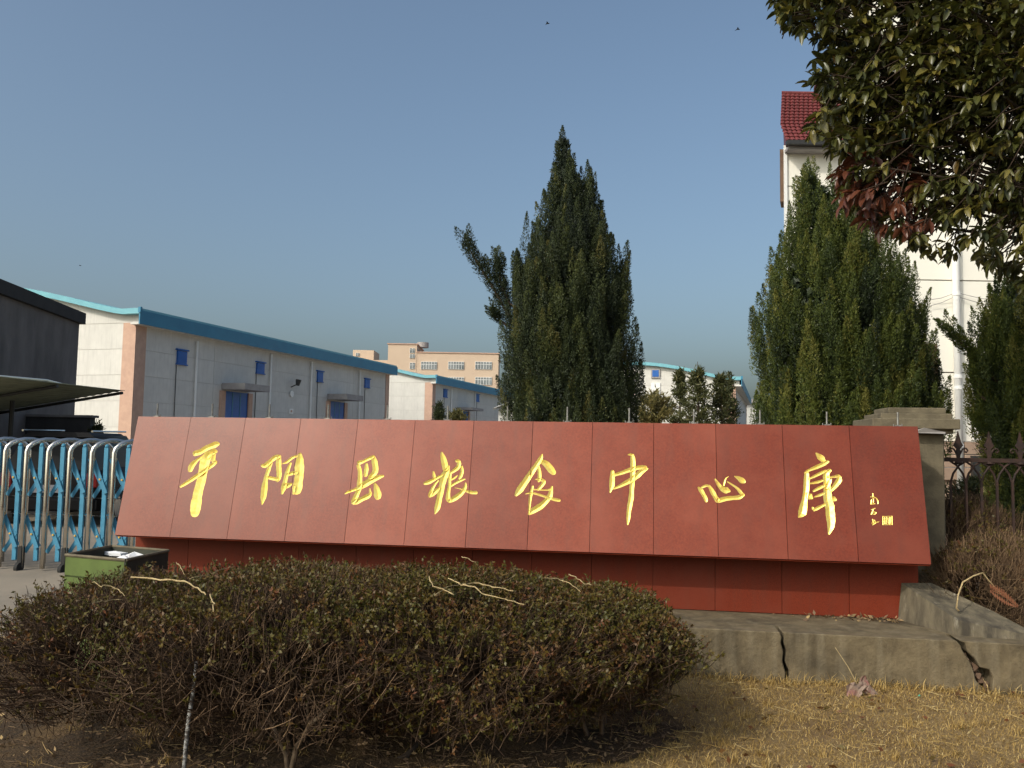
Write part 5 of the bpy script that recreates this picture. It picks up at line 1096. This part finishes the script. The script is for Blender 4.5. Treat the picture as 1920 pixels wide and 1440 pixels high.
for p, q in ((ba, bb_), (bb_, bc), (bc, bd), (bd, ba)): MB().tube([p + ZUP * 0.006, q + ZUP * 0.006], 0.011, 6).build('rim', MT['post'], gbin)
for p in (ba, bb_, bc, bd): MB().tube([V((p.x, p.y, 0.0)), V((p.x, p.y, 0.10))], 0.02, 6).build('foot', MT['dark_metal'], gbin)
for lab, c_, sz, tl_ in (('largest white paper scrap at the front of the green bin', (232, 1049), 0.15, 0.5), ('long white scrap in the middle of the green bin', (216, 1040), 0.11, 0.3), ('tiny white scrap at the left of the green bin', (193, 1038), 0.05, 0.2), ('white scrap at the right of the green bin', (252, 1044), 0.09, 0.7)):
    sz *= 0.72; c = on_z(*c_, 0.755); rr = random.Random(int(c_[0])); vs = [c + V((math.cos(a) * sz * rr.uniform(0.7, 1.2), math.sin(a) * sz * rr.uniform(0.45, 0.8), rr.uniform(-0.02, 0.03))) for a in (0.2, 1.2, 2.2, 3.4, 4.4, 5.4)] + [c + ZUP * (0.02 + 0.025 * tl_)]
    vs += [v_ - ZUP * 0.02 for v_ in vs[:6]]
    tag(MB().add(vs, [(i, (i + 1) % 6, 6) for i in range(6)] + [(i, (i + 1) % 6, 7 + (i + 1) % 6, 7 + i) for i in range(6)] + [tuple(range(12, 6, -1))]).build('paper_scrap', MT['paper']), lab, 'paper', 'white scraps in the green bin')
c = on_z(1616, 1306, 0.03); rr = random.Random(5); n_ = 9; vs = []
for a in range(n_):
    for d in range(n_):
        x, y = a / (n_ - 1) - 0.5, d / (n_ - 1) - 0.5
        vs.append(c + V((x * 0.17 * (0.7 + 0.5 * math.cos(3 * y)) + rr.uniform(-0.007, 0.007), y * 0.05 + rr.uniform(-0.01, 0.01), 0.035 + 0.05 * math.cos(5 * x + 2) * math.sin(7 * y + 1) + (y + 0.5) * 0.06 - abs(x) * 0.08 + rr.uniform(-0.009, 0.009))))
tag(MB().add(vs, [(a * n_ + d, a * n_ + d + 1, (a + 1) * n_ + d + 1, (a + 1) * n_ + d) for a in range(n_ - 1) for d in range(n_ - 1)]).build('crumpled_wrapper', MT['plastic_bag']), 'crumpled faded pink wrapper at the foot of the kerb', 'litter')
c = on_z(1724, 1314, 0.02); vs = [c + V(p) for p in ((-0.035, 0, -0.005), (0.0, -0.02, 0.0), (0.035, 0.01, 0.0), (0.005, 0.01, 0.04), (-0.012, 0.02, 0.015))]
tag(MB().add(vs, [(0, 1, 3), (1, 2, 3), (0, 3, 4), (3, 2, 4), (0, 1, 2, 4)]).build('teal_scrap', MT['teal']), 'tiny teal plastic scrap on the grass by the kerb', 'litter')
q = [on_z(1612, 1292, 0.05), at_y(1590, 1250, 5.72), at_y(1566, 1214, 5.74)]; tag(MB().tube(q, [0.004, 0.003, 0.002], 5).build('leaning_straw', MT['straw']), 'single straw leaning on the kerb above the pink wrapper', 'straw')

# birds high in the sky
for i, (px, py, lab) in enumerate(((1026, 44, 'tiny dark bird above the tall juniper'), (1383, 55, 'tiny dark bird nearest the top right tree'), (150, 498, 'tiny dark bird over the old building at left'))):
    c = at_y(px, py, 70 if i < 2 else 55); b = MB(); k = 1.0 if i < 2 else 0.45
    b.tube([c + V((-0.11 * k, 0, 0)), c + V((0, 0, 0.01)), c + V((0.13 * k, 0, 0.0)), c + V((0.2 * k, 0, 0))], [0.02 * k, 0.055 * k, 0.045 * k, 0.01 * k], 8)
    for s in (-1, 1): b.add([c + V((-0.05 * k, 0, 0.03 * k)), c + V((-0.06 * k, s * 0.16 * k, 0.07 * k)), c + V((-0.14 * k - 0.04 * s, s * 0.36 * k, 0.02)), c + V((0.06 * k, s * 0.14 * k, 0.05 * k)), c + V((0.07 * k, 0, 0.02 * k))], [(0, 1, 3, 4), (1, 2, 3)])
    tag(b.build('flying_bird', MT['bird']), lab, 'bird', 'birds in the sky')

# dead leaves gathered on the step by the side wall
rng = np.random.default_rng(91); n = 130; uu = -np.abs(rng.normal(0, 0.35, n)) + 0.02; ww = -0.02 - np.abs(rng.normal(0, 0.07, n))
P = np.array([S(a, b_, HS + 0.004 + 0.012 * rng.random()) for a, b_ in zip(uu, ww)]); d = unit_rows(np.stack([rng.normal(size=n), rng.normal(size=n), rng.normal(size=n) * 0.35], 1)); L = rng.uniform(0.015, 0.05, n)
v, f, ti = diamonds(P, d, L, L * 0.5, np.clip(rng.normal(0.6, 0.25, n), 0, 1), rng); tag(np_obj('step_litter', v, f, MT['f_weed'], None, ti), 'dry leaf litter gathered on the step beside the low wall', 'leaves', kind='stuff')

rr = random.Random(12)
for k in range(9):
    c = Kf(1816 + 5.2 * k, 1236 + 7.5 * k) - SN * rr.uniform(0.05, 0.13); z = rr.uniform(0.018, 0.034)
    b = MB(); pts = [V((rr.uniform(-1, 1), rr.uniform(-1, 1), rr.uniform(-1, 1))).normalized() * z * rr.uniform(0.8, 1.3) for _ in range(9)]
    me = bpy.data.meshes.new('rubble'); bm = bmesh.new()
    for p in pts: bm.verts.new(c + p - WL[kerb.name])
    bmesh.ops.convex_hull(bm, input=bm.verts); bm.to_mesh(me); bm.free(); link_mesh('rubble', me, MT['brown_wood'], kerb)

# twigs, dead leaves and straw lying on the planting bed; taller tufts in the turf
rng = np.random.default_rng(95)
def in_bed(n): q = np.stack([rng.uniform(-3.6, 1.05, n), rng.uniform(3.3, 5.4, n)], 1); return q[winding(q, BED) != 0]
P = in_bed(5200); n = len(P); p0 = np.stack([P[:, 0], P[:, 1], lawn_z(P[:, 0], P[:, 1]) + rng.uniform(0.012, 0.03, n)], 1); d = unit_rows(np.stack([rng.normal(size=n), rng.normal(size=n), rng.normal(size=n) * 0.35], 1)); L = rng.uniform(0.012, 0.04, n)
a_ = diamonds(p0, d, L, L * 0.5, np.clip(rng.normal(0.35, 0.3, n), 0, 1), rng)
P = in_bed(2600); n = len(P); az = rng.random(n) * 6.28; L = rng.uniform(0.03, 0.16, n); p0 = np.stack([P[:, 0], P[:, 1], lawn_z(P[:, 0], P[:, 1]) + rng.uniform(0.014, 0.03, n)], 1); dv = np.stack([np.cos(az), np.sin(az), rng.normal(size=n) * 0.1], 1) * L[:, None]
b_ = tubes_np(bezier(p0, p0 + dv * 0.5 + rng.normal(size=(n, 3)) * 0.01, p0 + dv, 3), np.full((n, 3), 0.0016), np.clip(rng.normal(0.55, 0.3, n), 0, 1))
v, f, ti = join([a_, b_]); tag(np_obj('bed_litter', v, f, MT['f_weed'], None, ti), 'dead leaves and twigs littering the bed under the hedge', 'litter', kind='stuff')
def tuft_area(rg, n):
    c = np.stack([rg.uniform(-3.4, 4.5, 240), rg.uniform(3.6, 6.0, 240)], 1); q = c[rg.integers(0, 240, n)] + rg.normal(size=(n, 2)) * 0.022
    fr = (q - np.array([KP.x, KP.y])) @ np.array([-SN.x, -SN.y]); return q[fr < -0.02]
grass('grass_tufts', 'scattered taller tufts of dead grass in the turf', 9000, tuft_area, 0.03, 0.085, 'f_grass', 96, 'grass', zf=lawn_z, wid=0.0017, lean=0.8, tmean=0.5)
